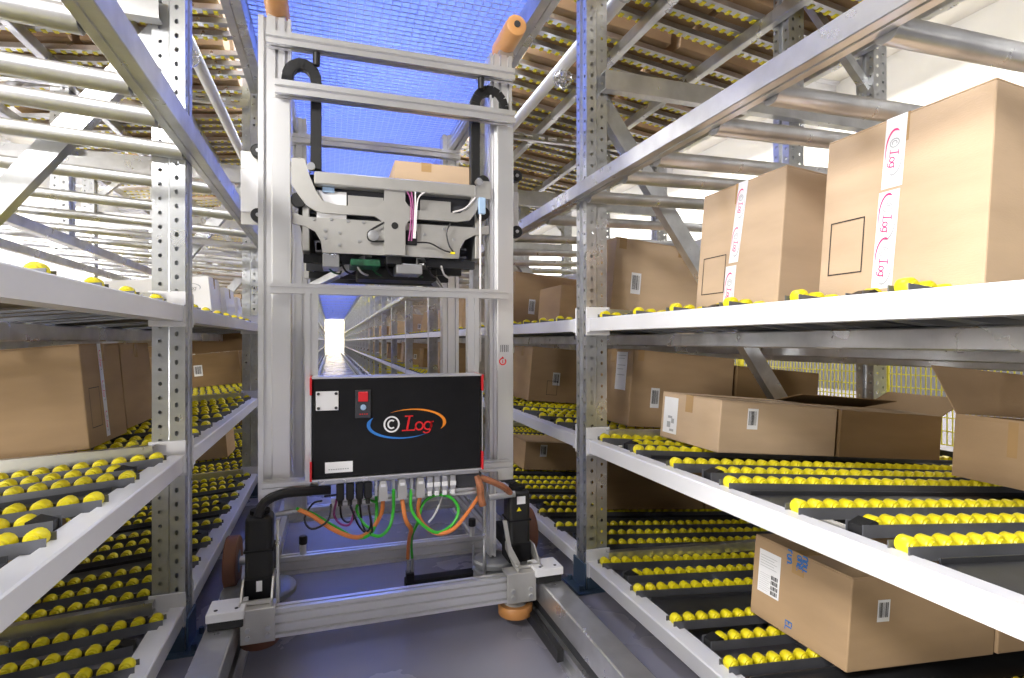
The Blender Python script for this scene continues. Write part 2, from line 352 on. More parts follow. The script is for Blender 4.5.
def strut_mesh(F):
    st = MB(); n = 16; x0, x1 = .06, DEPTH; wd = (x1 - x0) / n
    st.box(x0, x1, -.02, -.017, -.025, -.012).box(x0, x1, -.02, -.017, .012, .025).box(x0, x1, -.017, .02, .022, .025).box(x0, x1, -.017, .02, -.025, -.022)
    for j in range(n): st.box(x0 + wd * j, x0 + wd * (j + (.3 if j % 2 else .5)), -.02, -.017, -.012, .012)
    return st.mesh('perforated_strut', 'galvanized', F)
def make_bay(side, k):
    S = SIDES[side]; sx = S['sx']; near = k <= 1
    F = lambda x, y, z: (x * sx, y, z)
    yb = Y0 + BAY * k
    lab = {0: 'nearest galvanized roller rack bay on the %s of the aisle, cut by the picture edge' % side}.get(
        k, '%s roller rack bay along the %s side of the aisle, counted from the photographer' % (ORD[k], side))
    t = thing('flow_rack_bay', lab, 'rack', (S['xa'], yb, 0), 'bays of the %s rack' % side)
    fine = k <= 2
    um = cm(('up', sx, fine), lambda: upright_mesh(sx, fine))
    ym = cm(('um', sx, fine), lambda: MB().prism([(0, -.05), (.1, -.05), (.1, .05), (0, .05)], 'z', 0, 1).mesh('x', 'galvanized')) if 0 else None
    fp = cm(('foot', sx), lambda: (lambda mb: ([mb.cyl((bx, by, .008), (bx, by, .03), .010, 6) for bx in (-.03, .135) for by in (-.06, .06)],
         mb.box(-.055, .16, -.09, .09, 0, .008), mb.box(-.012, -.004, -.06, .06, .008, .12), mb.box(0, .1, -.062, -.056, .008, .11), mb)[-1])(MB()).mesh('foot_plate', 'blue_steel', F))
    ends = [BAY] + ([0] if k == 0 else [])
    for ye in ends:
        for xo in (0, 1.12, 1.69):
            u = inst('upright', cm(('uph', sx, fine), lambda: upright_mesh(sx, fine, 1.70)) if xo == 1.12 else um, t, (xo * sx, ye, 0))
            if near and xo == 0: inst('foot_plate', fp, u)
        # frame members in the plane of the uprights
        fb = cm(('fb', sx), lambda: MB().bar((.07, 0, 0), (DEPTH, 0, .0), channel(.045, .085, .004)).mesh('frame_bar', 'galvanized', F))
        inst('frame_bar', fb, t, (0, ye - .076, 2.245))
        fb2 = cm(('fb2', sx), lambda: MB().bar((.07, 0, 0), (DEPTH, 0, .02), channel(.03, .05, .004)).mesh('frame_bar', 'galvanized', F))
        inst('frame_bar', fb2, t, (0, ye + .07, 2.335))
        ps = cm(('ps', sx), lambda: strut_mesh(F))
        if k > 0: inst('perforated_strut', ps, t, (0, ye - .08, 2.76))
        for li, z in enumerate(S['lev']):
            fb3 = cm(('fb3', sx), lambda: MB().bar((.09, 0, .02), (DEPTH, 0, -.065), channel(.03, .042, .004)).mesh('frame_bar', 'galvanized', F))
            inst('frame_bar', fb3, t, (0, ye - .076, z))
        br = cm(('br', sx), lambda: MB().bar((.09, 0, 2.20), (1.16, 0, .74), channel(.05, .075, .004)).mesh('brace', 'galvanized_upright', F))
        inst('brace', br, t, (0, ye + .01, 0))
        br2 = cm(('br2', sx), lambda: MB().bar((1.16, 0, 3.0), (1.76, 0, 2.42), channel(.04, .045, .004)).mesh('brace', 'galvanized_upright', F))
        inst('brace', br2, t, (0, ye, 0))
    # white shelf beams
    bmh = cm(('beam', sx), lambda: beam_mesh(sx)); b1 = cm(('bk', sx), lambda: bracket_mesh(sx)); b2 = cm(('bk2', sx), lambda: bracket_mesh2(sx))
    for z in S['lev']:
        b = inst('shelf_beam', bmh, t, (0, 0, z))
        if near: inst('bracket', b1, b); inst('bracket', b2, b)
    # guide beam at mid height and the joists it carries
    g0, g1 = (1.722, 1.779) if sx > 0 else (1.745, 1.815)
    gb = cm(('gb', sx), lambda: MB().prism([(-.061, g0), (-.036, g0), (-.034, g0 + .004), (-.028, g0 + .004), (-.026, g0), (-.003, g0), (-.001, g0 + .002), (-.001, g1 - .002), (-.003, g1), (-.061, g1), (-.063, g1 - .002), (-.063, g0 + .002)], 'y', 0, BAY).mesh('guide_beam', 'galvanized', F))
    inst('guide_beam', gb, t)
    js = S['js']
    jm = cm(('joist', sx), lambda: MB().bar((.0, 0, 0), (DEPTH, 0, js * DEPTH), [(-.024, -.024), (.024, -.024), (.027, -.016), (.027, .0), (.021, .013), (.010, .020), (-.010, .020), (-.021, .013), (-.027, .0), (-.027, -.016)]).mesh('joist', 'galvanized', F, smooth=True))
    for jy in ((.41, .63, .94, 1.16, 1.463, 1.683, 1.994) if k == 0 else (.41, .94, 1.463, 1.994)): inst('joist', jm, t, (0, jy, 1.725 if sx > 0 else 1.755))
    # cross supports under the lanes, lengthwise
    sb = cm(('sb', sx), lambda: MB().prism([(-.02, -.065), (.02, -.065), (.024, -.06), (.024, -.005), (.02, 0), (-.02, 0), (-.024, -.005), (-.024, -.06)], 'y', 0, BAY).mesh('support_beam', 'galvanized', F))
    for z in S['lev'] + [UPZ]:
        for xo in (.55, 1.09, 1.66):
            sl = USL if z == UPZ else SLOPE
            inst('support_beam', sb, t, (xo * sx, 0, z + RZ - sl * xo - .002))
    inst('support_beam', sb, t, (.03 * sx, 0, UPZ + RZ - .006))
    for xo in (1.09, 1.66): inst('support_beam', sb, t, (xo * sx, 0, 1.70 + js * xo))
    cl = cm(('light_block', sx), lambda: MB().box(DEPTH + .03, DEPTH + .034, 0, BAY, .02, .56).box(DEPTH + .034, DEPTH + .05, 0, BAY, .02, .04).box(DEPTH + .034, DEPTH + .05, 0, BAY, .54, .56).mesh('light_block_panel', 'galvanized_dark', F))
    inst('light_block_panel', cl, t)  # sheets added to keep hall light out of the bottom shelves
    # lane dividers
    dv = cm(('dv', sx), lambda: (lambda mb: (mb.add([(x, a, b - SLOPE * x) for x in (.085, DEPTH) for a, b in ((-.075, 0), (.075, 0), (.075, .016), (.071, .016), (.071, .004), (-.071, .004), (-.071, .016), (-.075, .016))],
            [(0, 1, 2, 3, 4, 5, 6, 7), tuple(range(15, 7, -1))] + [(i, (i + 1) % 8, 8 + (i + 1) % 8, 8 + i) for i in range(8)]), mb)[-1])(MB()).mesh('lane_divider', 'galvanized_dark', F))
    if near:
        for z in S['lev']:
            for a, b in zip(S['lanes'][:-1], S['lanes'][1:]): inst('lane_divider', dv, t, (0, (a + b) / 2, z + RZ))
    # roller lanes
    stop = cm(('stop', sx), lambda: MB().prism([(.085, 0), (.13, 0), (.13, .028), (.118, .034), (.085, .022)], 'y', -.021, .021).mesh('stop_block', 'black_plastic', F))
    if near:
        r0 = cm(('r0', sx), lambda: rail_mb(.036).mesh('lane_rail', 'rail_steel', F)); r1 = cm(('r1', sx), lambda: rail_mb(.080).mesh('lane_rail', 'rail_steel', F))
        cand = []
        for li, z in enumerate(S['lev']):
            for ly in S['lanes']:
                for dy, mid in RAILS:
                    ro = inst('lane_rail', r1 if mid else r0, t, (0, ly + dy, z + RZ))
                    if mid: inst('stop_block', stop, ro, (0, 0, -.005))
                    for wx in wheel_x(mid):
                        lz = WZ - SLOPE * wx
                        cand.append((px_size(S['xa'] + sx * wx, yb + ly + dy, z + RZ + lz), wx, lz, ly + dy, z + RZ, ro))
        cand.sort(key=lambda c: -c[0])
        mb = MB()
        for i, (s_, wx, lz, yy, zz, ro) in enumerate(cand):
            if i < 300 and s_ >= 6.5: inst('roller', ROLLER, ro, (wx * sx, 0, lz))
            else: coarse(mb, wx, yy, zz + lz, 8)
        o = mb.build('rollers', 'yellow_plastic', t, F); o['kind'] = 'stuff'
    else:
        nseg = 8 if k < 5 else 6
        def lanes():
            a = MB(); b = MB()
            for z in S['lev']:
                for ly in S['lanes']:
                    for dy, mid in RAILS:
                        rail_mb(.08 if mid else .036, a, ly + dy, z + RZ)
                        for wx in wheel_x(mid): coarse(b, wx, ly + dy, z + RZ + WZ - SLOPE * wx, nseg)
            return a.mesh('lane_rails', 'rail_steel', F), b.mesh('rollers', 'yellow_plastic', F)
        a, b = cm(('lanes', sx, nseg), lanes)
        inst('lane_rails', a, t)['kind'] = 'stuff'; inst('rollers', b, t)['kind'] = 'stuff'
    # overhead lanes, seen from below
    def over():
        b = MB()
        for ly in S['lanes']:
            for dy, mid in RAILS:
                for wx in wheel_x(mid): coarse(b, wx, ly + dy + .014, UPZ + RZ + .012 - USL * wx, 6)
        return b.mesh('overhead_rollers', 'yellow_plastic', F)
    inst('overhead_rollers', cm(('over', sx), over), t)['kind'] = 'stuff'
    if k > 9: return t
    orl = cm(('orl', sx), lambda: rail_mb(.03, slope=USL).mesh('overhead_rail', 'galvanized', F))
    for ly in S['lanes']:
        for dy, mid in RAILS: inst('overhead_rail', orl, t, (0, ly + dy, UPZ + RZ))
    return t
for side in ('right', 'left'):
    for k in range(NB): make_bay(side, k)

# ------------------------------------------------------------------ flat print
class Print:
    """polygons in a 2D frame, mapped on to a face by origin, right and up vectors"""
    def __init__(s): s.v = []; s.f = []
    def poly(s, pts): n = len(s.v); s.v += pts; s.f.append(tuple(range(n, n + len(pts)))); return s
    def rect(s, x0, y0, x1, y1): return s.poly([(x0, y0), (x1, y0), (x1, y1), (x0, y1)])
    def frame(s, x0, y0, x1, y1, t): return s.rect(x0, y0, x1, y0 + t).rect(x0, y1 - t, x1, y1).rect(x0, y0 + t, x0 + t, y1 - t).rect(x1 - t, y0 + t, x1, y1 - t)
    def stroke(s, pts, w0, w1=None):
        w1 = w0 if w1 is None else w1; n = len(pts); L = []; Rr = []
        for i, p in enumerate(pts):
            a = pts[max(i - 1, 0)]; b = pts[min(i + 1, n - 1)]; dx, dy = b[0] - a[0], b[1] - a[1]; d = math.hypot(dx, dy) or 1
            w = (w0[i] if isinstance(w0, list) else w0 + (w1 - w0) * i / (n - 1)) / 2
            L.append((p[0] - dy / d * w, p[1] + dx / d * w)); Rr.append((p[0] + dy / d * w, p[1] - dx / d * w))
        for i in range(n - 1): s.poly([L[i], Rr[i], Rr[i + 1], L[i + 1]])
        return s
    def arc(s, cx, cy, rx, ry, a0, a1, w, n=28, taper=None):
        pts = [(cx + rx * math.cos(math.radians(a0 + (a1 - a0) * i / n)), cy + ry * math.sin(math.radians(a0 + (a1 - a0) * i / n))) for i in range(n + 1)]
        ws = [w] * (n + 1) if not taper else [max(.02 * w, w * taper(i / n)) for i in range(n + 1)]
        return s.stroke(pts, ws)
    def mapped(s, f):
        s.v = [f(*q) for q in s.v]; return s
    def build(s, name, m, parent, o, r, u, lift=.0012):
        o = Vector(o); r = Vector(r); u = Vector(u); n = r.cross(u)
        me = bpy.data.meshes.new(name); me.from_pydata([tuple(o + r * a + u * b + n * lift) for a, b in s.v], [], s.f); me.materials.append(MATS[m])
        q = bpy.data.objects.new(name, me); COL.objects.link(q); q.parent = parent; return q
def logo_shapes():
    """the swoosh-and-letters mark, about 1.0 wide and 0.42 high, centred at 0,0"""
    top = Print().arc(.05, .0, .44, .20, 128, -28, .05, 30, lambda t: (t ** .8) * (1 if t < .85 else (1 - t) / .15))
    bot = Print().arc(-.05, .0, .44, .20, 150, 312, .05, 30, lambda t: min(1, t / .12) * (1 - t) ** .7)
    ring = Print().arc(-.20, .0, .092, .105, 0, 360, .022).arc(-.20, .0, .045, .055, 50, 310, .022)
    T = Print()
    T.stroke([(-.03, .105), (.075, .105)], .018).stroke([(.03, .105), (-.005, -.095)], .026).stroke([(-.07, -.095), (.095, -.095), (.105, -.045)], .018)
    T.arc(.155, -.04, .048, .055, 0, 360, .022, 20)
    T.arc(.268, -.04, .048, .055, 0, 360, .022, 20).stroke([(.318, .02), (.30, -.10), (.28, -.135), (.24, -.145), (.205, -.125)], .020).stroke([(.30, .012), (.345, .016)], .016)
    return top, bot, ring, T
def logo(parent, o, r, u, width, cols, turn=0, centre=(0, 0), lift=.002, asp=1.0):
    for p, c, nm in zip(logo_shapes(), cols, ('logo_top_swoosh', 'logo_bottom_swoosh', 'logo_ring', 'logo_letters')):
        def f(a, b):
            a *= width; b *= width * asp
            if turn: a, b = b, -a
            return a + centre[0], b + centre[1]
        p.mapped(f).build(nm, c, parent, o, r, u, lift)

# ------------------------------------------------------------------ cartons
TILT = math.atan(SLOPE)
NCART = [0]
def face(c, which):
    lx, ly, lz, sx = c['dims']
    if which == 'aisle': return ((-lx / 2, ly / 2, 0), (0, -1, 0), (0, 0, 1), ly, lz) if sx > 0 else ((lx / 2, -ly / 2, 0), (0, 1, 0), (0, 0, 1), ly, lz)
    return ((-lx / 2, -ly / 2, 0), (1, 0, 0), (0, 0, 1), lx, lz)
def sheet(c, which, x0, x1, z0, z1, name='paper_label', m='paper', skew=0.0):
    o, r, u, W, H = face(c, which)
    return Print().poly([(x0 + skew * z0, z0), (x1 + skew * z0, z0), (x1 + skew * z1, z1), (x0 + skew * z1, z1)]).build(name, m, c['o'], o, r, u, .0010)
def barcode(c, which, x0, x1, z0, z1, n=9, horiz=False):
    lb = sheet(c, which, x0, x1, z0, z1); o, r, u, W, H = face(c, which)
    p = Print(); rr = random.Random(int((x0 + z0) * 1e4)); w = x1 - x0; h = z1 - z0
    for i in range(n):
        a = .12 + .76 * i / n; b = a + .76 / n * rr.choice((.35, .55, .75))
        if horiz: p.rect(x0 + w * .2, z0 + h * a, x0 + w * .7, z0 + h * b)
        else: p.rect(x0 + w * a, z0 + h * .2, x0 + w * b, z0 + h * .88)
    p.build('bar_code', 'print_black', lb, o, r, u, .0016)
def carton(label, side, xf, yc, lx, ly, lz, lev=0, z=None, m='cardboard', flaps=True, yaw=0.0, group=None, tilt=None, openbox=None, name='carton', zlev=None, slope=None):
    S = SIDES[side]; sx = S['sx']
    sl = SLOPE if slope is None else slope
    zl = S['lev'][lev] if zlev is None else zlev
    xd = xf + lx / 2
    zb = zl + RZ + WZ + ROLLER_R + .0015 - sl * xd
    me_b = MB()
    if openbox:
        t = .006
        me_b.box(-lx / 2, lx / 2, -ly / 2, ly / 2, 0, t)
        me_b.box(-lx / 2, -lx / 2 + t, -ly / 2, ly / 2, t, lz).box(lx / 2 - t, lx / 2, -ly / 2, ly / 2, t, lz)
        me_b.box(-lx / 2 + t, lx / 2 - t, -ly / 2, -ly / 2 + t, t, lz).box(-lx / 2 + t, lx / 2 - t, ly / 2 - t, ly / 2, t, lz)
    else:
        me_b.rbox(-lx / 2, lx / 2, -ly / 2, ly / 2, 0, lz - (.004 if flaps else 0), .004, 2)
    o = me_b.build(name, m)
    o.location = (S['xa'] + sx * xd, yc, zb); o.rotation_euler = (0, sx * math.atan(sl), yaw)
    tag(o, label, 'carton', group)
    c = {'o': o, 'dims': (lx, ly, lz, sx)}
    if flaps and not openbox:
        MB().rbox(-lx / 2 + .001, lx / 2 - .001, -ly / 2 + .001, -.002, lz - .004, lz, .001, 1).build('flap', m, o)
        MB().rbox(-lx / 2 + .001, lx / 2 - .001, .002, ly / 2 - .001, lz - .004, lz, .001, 1).build('flap', m, o)
        MB().box(-lx / 2 + .0005, lx / 2 - .0005, -.024, .024, lz, lz + .0008).build('tape', 'packing_tape', o)
        MB().box(-lx / 2 - .0008, -lx / 2, -.024, .024, lz - .07, lz).build('tape', 'packing_tape', o)
        MB().box(lx / 2, lx / 2 + .0008, -.024, .024, lz - .07, lz).build('tape', 'packing_tape', o)
    if openbox:
        for edge, ang in openbox:
            L = {'x0': ly, 'x1': ly, 'y0': lx, 'y1': lx}[edge]; D = (ly / 2 if edge[0] == 'y' else min(lx / 2, ly / 2)) * .96
            f = MB().box(-L / 2 + .004, L / 2 - .004, 0, D, -.002, .002).build('flap', m, o)
            # hinge: flap starts flat outward and rises by ang
            ax = {'x0': (-lx / 2, 0, PI / 2), 'x1': (lx / 2, 0, -PI / 2), 'y0': (0, -ly / 2, PI), 'y1': (0, ly / 2, 0)}[edge]
            f.location = (ax[0], ax[1], lz + .002); f.rotation_euler = Euler((math.radians(ang), 0, ax[2]), 'XYZ')
    return c
MC = ['print_grey', 'print_magenta', 'print_grey', 'print_magenta']
def strip_logo(c, which, x0, z0, z1, w, marks, slant=0.0):
    lb = sheet(c, which, x0, x0 + w, z0, z1, 'logo_tape', skew=slant)
    o, r, u, W, H = face(c, which)
    for zc in marks: logo(lb, o, r, u, w * 2.15, MC, 1, (x0 + w / 2 + slant * zc, zc), .0018, .95)
# --- right, upper shelf
c = carton('large tan carton with pink logo tape, rightmost on the upper shelf', 'right', .22, 1.0, .55, .415, .44, 2, m='cardboard_pale')
strip_logo(c, 'aisle', .164, .262, .44, .054, [.35], .02)
strip_logo(c, 'aisle', .160, .012, .255, .054, [.19, .08], .02)
o, r, u, W, H = face(c, 'aisle'); Print().frame(.028, .06, .130, .205, .0032).build('printed_box', 'print_black', c['o'], o, r, u)
c = carton('tan carton with pink logo tape, left of the big carton on the right upper shelf', 'right', .22, 1.555, .52, .40, .425, 2, m='cardboard_pale')
strip_logo(c, 'aisle', .155, .150, .425, .046, [.35, .22], .08)
strip_logo(c, 'aisle', .152, .012, .14, .052, [.06], .02)
o, r, u, W, H = face(c, 'aisle'); Print().frame(.030, .05, .152, .185, .0032).build('printed_box', 'print_black', c['o'], o, r, u)
c = carton('tan carton with barcode just behind the right steel upright, upper shelf', 'right', .23, 2.64, .72, .40, .40, 2, m='cardboard_pale')
barcode(c, 'near', .10, .155, .13, .235)
for xx in (.02, .36): Print().rect(xx, .345, xx + .04, .4).build('tape_tab', 'packing_tape', c['o'], *face(c, 'near')[:3])
c = carton('tan carton with small barcode between crane mast and right upright, upper shelf', 'right', .18, 4.04, .62, .38, .39, 2)
barcode(c, 'near', .12, .17, .09, .20)
# --- right, middle shelf
c = carton('tall carton with white paper sheet behind the right upright, middle shelf', 'right', .33, 2.645, .61, .41, .385, 1, m='cardboard')
sheet(c, 'aisle', .245, .355, .175, .37); barcode(c, 'near', .115, .165, .10, .20)
Print().rect(.025, .33, .06, .385).build('tape_tab', 'packing_tape', c['o'], *face(c, 'near')[:3])
o, r, u, W, H = face(c, 'aisle'); Print().rect(.26, .35, .34, .353).rect(.26, .335, .33, .338).rect(.26, .30, .34, .303).rect(.26, .28, .32, .283).rect(.26, .25, .34, .253).build('printed_lines', 'print_grey', c['o'], o, r, u, .002)
carton('brown carton deep on the right middle shelf behind the tall carton', 'right', .96, 2.65, .56, .42, .35, 1, m='cardboard_brown')
carton('brown carton against the rear of the right middle shelf below the diagonal brace', 'right', 1.10, 3.17, .60, .42, .34, 1, m='cardboard_brown')
c = carton('long low carton with white label and barcode on the right middle shelf', 'right', .32, 1.95, .575, .39, .20, 1, m='cardboard_pale')
sheet(c, 'aisle', .02, .12, .025, .18); barcode(c, 'near', .125, .175, .095, .175)
o, r, u, W, H = face(c, 'aisle'); Print().rect(.05, .05, .075, .075).rect(.08, .07, .10, .09).rect(.055, .09, .085, .10).rect(.07, .035, .10, .045).build('printed_lines', 'print_grey', c['o'], o, r, u, .002)
c = carton('low carton with raised pale flap behind the long labelled carton', 'right', .915, 1.95, .585, .39, .19, 1, m='cardboard_brown', openbox=[('y1', 165), ('x1', 28), ('y0', 178)])
c = carton('big brown carton standing open at the right picture edge, middle shelf', 'right', 1.10, 1.23, .60, .42, .225, 1, m='cardboard', openbox=[('x0', 262), ('x1', 75), ('y1', 60), ('y0', 95)])
Print().rect(.17, .10, .20, .22).build('tape_tab', 'packing_tape', c['o'], *face(c, 'aisle')[:3])
c = carton('brown carton with barcode and logo strip beside the crane mast, middle shelf', 'right', .23, 3.83, .60, .40, .38, 1)
barcode(c, 'near', .17, .225, .12, .21); strip_logo(c, 'near', .37, .20, .35, .05, [.28], .0)
o, r, u, W, H = face(c, 'near'); Print().frame(.13, .05, .21, .15, .003).build('printed_box', 'print_black', c['o'], o, r, u)
# --- right, bottom shelf
c = carton('large brown carton with blue lettering and shipping label, bottom right shelf', 'right', .35, 1.425, .63, .39, .275, 0, m='cardboard')
lb = sheet(c, 'aisle', .028, .125, .09, .235)
o, r, u, W, H = face(c, 'aisle')
p = Print()
for i in range(9): p.rect(.035, .10 + i * .007, .075 + .006 * (i % 3), .101 + i * .007)
for i in range(5): p.rect(.035, .18 + i * .009, .11 - .012 * (i % 2), .1815 + i * .009)
p.build('printed_lines', 'print_grey', lb, o, r, u, .002)
p = Print()
for i in range(4):
    for j in range(6): p.rect(.088 + .0052 * j, .097 + .017 * i, .088 + .0052 * j + (.003 if (i + j) % 3 else .0042), .110 + .017 * i)
p.build('bar_code', 'print_black', lb, o, r, u, .002)
def letter(p, ch, x, y, s, t):
    G = {'u': [[(0, 1), (0, .25), (.15, 0), (.45, 0), (.6, .25), (.6, 1)], [(.6, .3), (.6, 0)]],
         'n': [[(0, 0), (0, 1)], [(0, .7), (.2, 1), (.45, 1), (.6, .75), (.6, 0)]],
         'o': [[(.3, 0), (.05, .2), (0, .5), (.05, .8), (.3, 1), (.55, .8), (.6, .5), (.55, .2), (.3, 0)]],
         'e': [[(0, .55), (.6, .55), (.55, .85), (.3, 1), (.05, .8), (0, .5), (.08, .15), (.3, 0), (.58, .15)]],
         'l': [[(.1, 1.5), (.1, 0), (.3, 0)]], 'p': [[(0, 1), (0, -.5)], [(0, .8), (.3, 1), (.58, .75), (.58, .25), (.3, 0), (0, .2)]],
         'r': [[(0, 1), (0, 0)], [(0, .65), (.2, .95), (.45, 1)]], '.': [[(.1, 0), (.1, .16)]],
         'E': [[(.6, 1.3), (0, 1.3), (0, 0), (.6, 0)], [(0, .65), (.5, .65)]], 'L': [[(0, 1.3), (0, 0), (.6, 0)]], 'I': [[(.1, 1.3), (.1, 0)]], 'T': [[(0, 1.3), (.7, 1.3)], [(.35, 1.3), (.35, 0)]]}
    for st in G.get(ch, []): p.stroke([(x + a * s, y + b * s) for a, b in st], t)
def word(p, text, x, y, s, t, sp=.82):
    for ch in text: letter(p, ch, x, y, s, t); x += s * sp * (.5 if ch in 'lI.' else 1)
p = Print(); word(p, 'run.', 0, 0, .018, .0055); p.mapped(lambda a, b: (.150 + b, .272 - a)); p.build('blue_lettering', 'print_blue', c['o'], o, r, u)
p = Print(); word(p, 'one.', 0, 0, .018, .0055); p.mapped(lambda a, b: (.190 + b, .268 - a)); p.build('blue_lettering', 'print_blue', c['o'], o, r, u)
p = Print(); word(p, 'npu.', 0, 0, .019, .0055); p.mapped(lambda a, b: (.212 + b, .272 - a)); p.build('blue_lettering', 'print_blue', c['o'], o, r, u)
p = Print(); word(p, 'EL', 0, 0, .02, .005); p.mapped(lambda a, b: (.16 + b, .045 - a)); p.build('blue_lettering', 'print_blue', c['o'], o, r, u)
barcode(c, 'near', .105, .155, .14, .205)
p = Print(); word(p, 'co', 0, 0, .02, .005); p.mapped(lambda a, b: (.20 + b, .265 - a)); p.build('blue_lettering', 'print_blue', c['o'], *face(c, 'near')[:3])
carton('brown carton behind the blue lettered carton, bottom right shelf', 'right', .995, 1.425, .60, .39, .275, 0, m='cardboard')
carton('dark brown carton deep on the bottom shelf behind the right upright', 'right', .42, 3.07, .68, .40, .30, 0, m='cardboard_brown')
carton('brown carton at the rear of the bottom shelf behind the right upright', 'right', 1.12, 3.07, .60, .40, .30, 0, m='cardboard_brown')
# --- left
c = carton('big tan carton with logo strip and printed square on the left middle shelf', 'left', .34, 2.585, .80, .39, .385, 1, m='cardboard')
strip_logo(c, 'aisle', .165, .02, .385, .036, [.32, .20, .08], -.02)
o, r, u, W, H = face(c, 'aisle'); Print().frame(.04, .07, .135, .22, .0028).build('printed_box', 'print_black', c['o'], o, r, u)
carton('tan carton behind the big tan carton on the left middle shelf', 'left', .38, 3.13, .70, .42, .39, 1, m='cardboard')
carton('brown carton peeping under the beam on the left bottom shelf', 'left', .55, 2.6, .60, .40, .30, 0, m='cardboard')
c = carton('carton coloured overexposed white with round grey mark on the left upper shelf', 'left', .22, 4.09, .62, .34, .27, 2, m='carton_overlit_white')
logo(c['o'], *face(c, 'near')[:3], .14, ['print_grey'] * 4, 0, (.50, .20), .002)
carton('carton coloured overexposed white on the left upper shelf, between two others like it', 'left', .22, 4.66, .60, .38, .25, 2, m='carton_overlit_white')
carton('low carton coloured overexposed white on the left upper shelf, farthest of three', 'left', .22, 5.2, .60, .34, .22, 2, m='carton_overlit_white')
c = carton('wide brown tray with open top and small label, left middle shelf beyond the upright', 'left', .30, 5.9, 1.1, .42, .30, 1, m='cardboard_brown', openbox=[('y1', 95), ('x0', 250)])
barcode(c, 'near', .72, .79, .1, .2)
# --- farther cartons, lane by lane
LV = ['bottom', 'middle', 'upper']
for side, ks in (('right', range(1, 11)), ('left', range(2, 8))):
    S = SIDES[side]
    for k in ks:
        for lev in (1, 2, 0):
            for li, ly in enumerate(S['lanes']):
                if side == 'right' and k == 1 and (lev == 2 and li in (0, 1, 3) or lev == 1 or lev == 0 and li < 2): continue
                if side == 'left' and k == 2 and lev == 1 and li < 3: continue
                p = R.random()
                if p > (.72 if lev == 2 else .55 if lev == 1 else .25): continue
                if k > 6 and lev == 0: continue
                if side == 'left' and k == 2 and lev == 2 and li < 3: continue
                h = R.uniform(.24, .41) if lev != 0 else R.uniform(.2, .3)
                c = carton('carton on the %s shelf of the %s bay along the %s rack, %s lane' % (LV[lev], ORD[k], side, ORD[li]), side, R.uniform(.2, .42), Y0 + BAY * k + ly + R.uniform(-.02, .02), R.uniform(.5, .8), R.uniform(.36, .44), h, lev,
                       m=R.choice(['cardboard', 'cardboard', 'cardboard_pale', 'cardboard_brown']), flaps=False, group='cartons farther down the %s rack' % side)
                if k < 5: barcode(c, 'near', .12, .175, .10, .19, 5)
for side, ks in (('right', range(0, 7)), ('left', range(0, 7))):
    S = SIDES[side]
    for k in ks:
        for li, ly in enumerate(S['lanes']):
            for q in range(2):
                if R.random() > (.93 if side == 'right' else .72): continue
                carton('carton lying on the overhead lanes of the %s %s bay, %s lane, %s' % (ORD[k], side, ORD[li], ('aisle end', 'outer end')[q]), side, .08 + .82 * q + R.uniform(0, .08), Y0 + BAY * k + ly, .76, R.uniform(.36, .44), R.uniform(.2, .38), zlev=UPZ, slope=USL, m='cardboard', flaps=False, group='cartons on the overhead lanes')

# ------------------------------------------------------------------ deck over the aisle, pipes, rails on the floor, fence
t = thing('mesh_deck', 'blue wire mesh deck roofing the aisle above the crane', 'deck', (.29, 2.3, 2.95))
L = 47.6; W = .73
MB().box(-W, W, 0, L, .012, .016).build('blue_sheet', 'blue_sheet', t)
mb = MB(); 
i = 0
while i * .048 < L: mb.box(-W, W, i * .048, i * .048 + .005, .002, .007); i += 1
for j in range(33): mb.box(-W + j * .0475, -W + j * .0475 + .005, 0, L, .007, .012)
mb.build('wire_grid', 'wire_lilac', t)['kind'] = 'stuff'
for s_ in (-1, 1):
    MB().prism([(s_ * W, -.11), (s_ * (W + .05), -.11), (s_ * (W + .05), -.105), (s_ * (W + .006), -.10), (s_ * (W + .006), .02), (s_ * (W + .05), .025), (s_ * (W + .05), .03), (s_ * W, .03)], 'y', 0, L).build('edge_beam', 'galvanized', t)
for k in range(1, 24):
    y = Y0 + BAY * k + BAY - 2.3 - BAY + .0
    st = MB(); zb, zt = -.05, 0
    st.box(-W, W, y - .02, y - .017, zb, zb + .012).box(-W, W, y - .02, y - .017, zt - .012, zt)
    n = 14; wd = 2 * W / n
    for j in range(n):
        a = -W + wd * j; st.box(a, a + wd * (.3 if j % 2 else .5), y - .02, y - .017, zb + .012, zt - .012)
    st.box(-W, W, y - .017, y + .02, zt - .003, zt).box(-W, W, y - .017, y + .02, zb, zb + .003)
    st.build('cross_strut', 'galvanized', t)
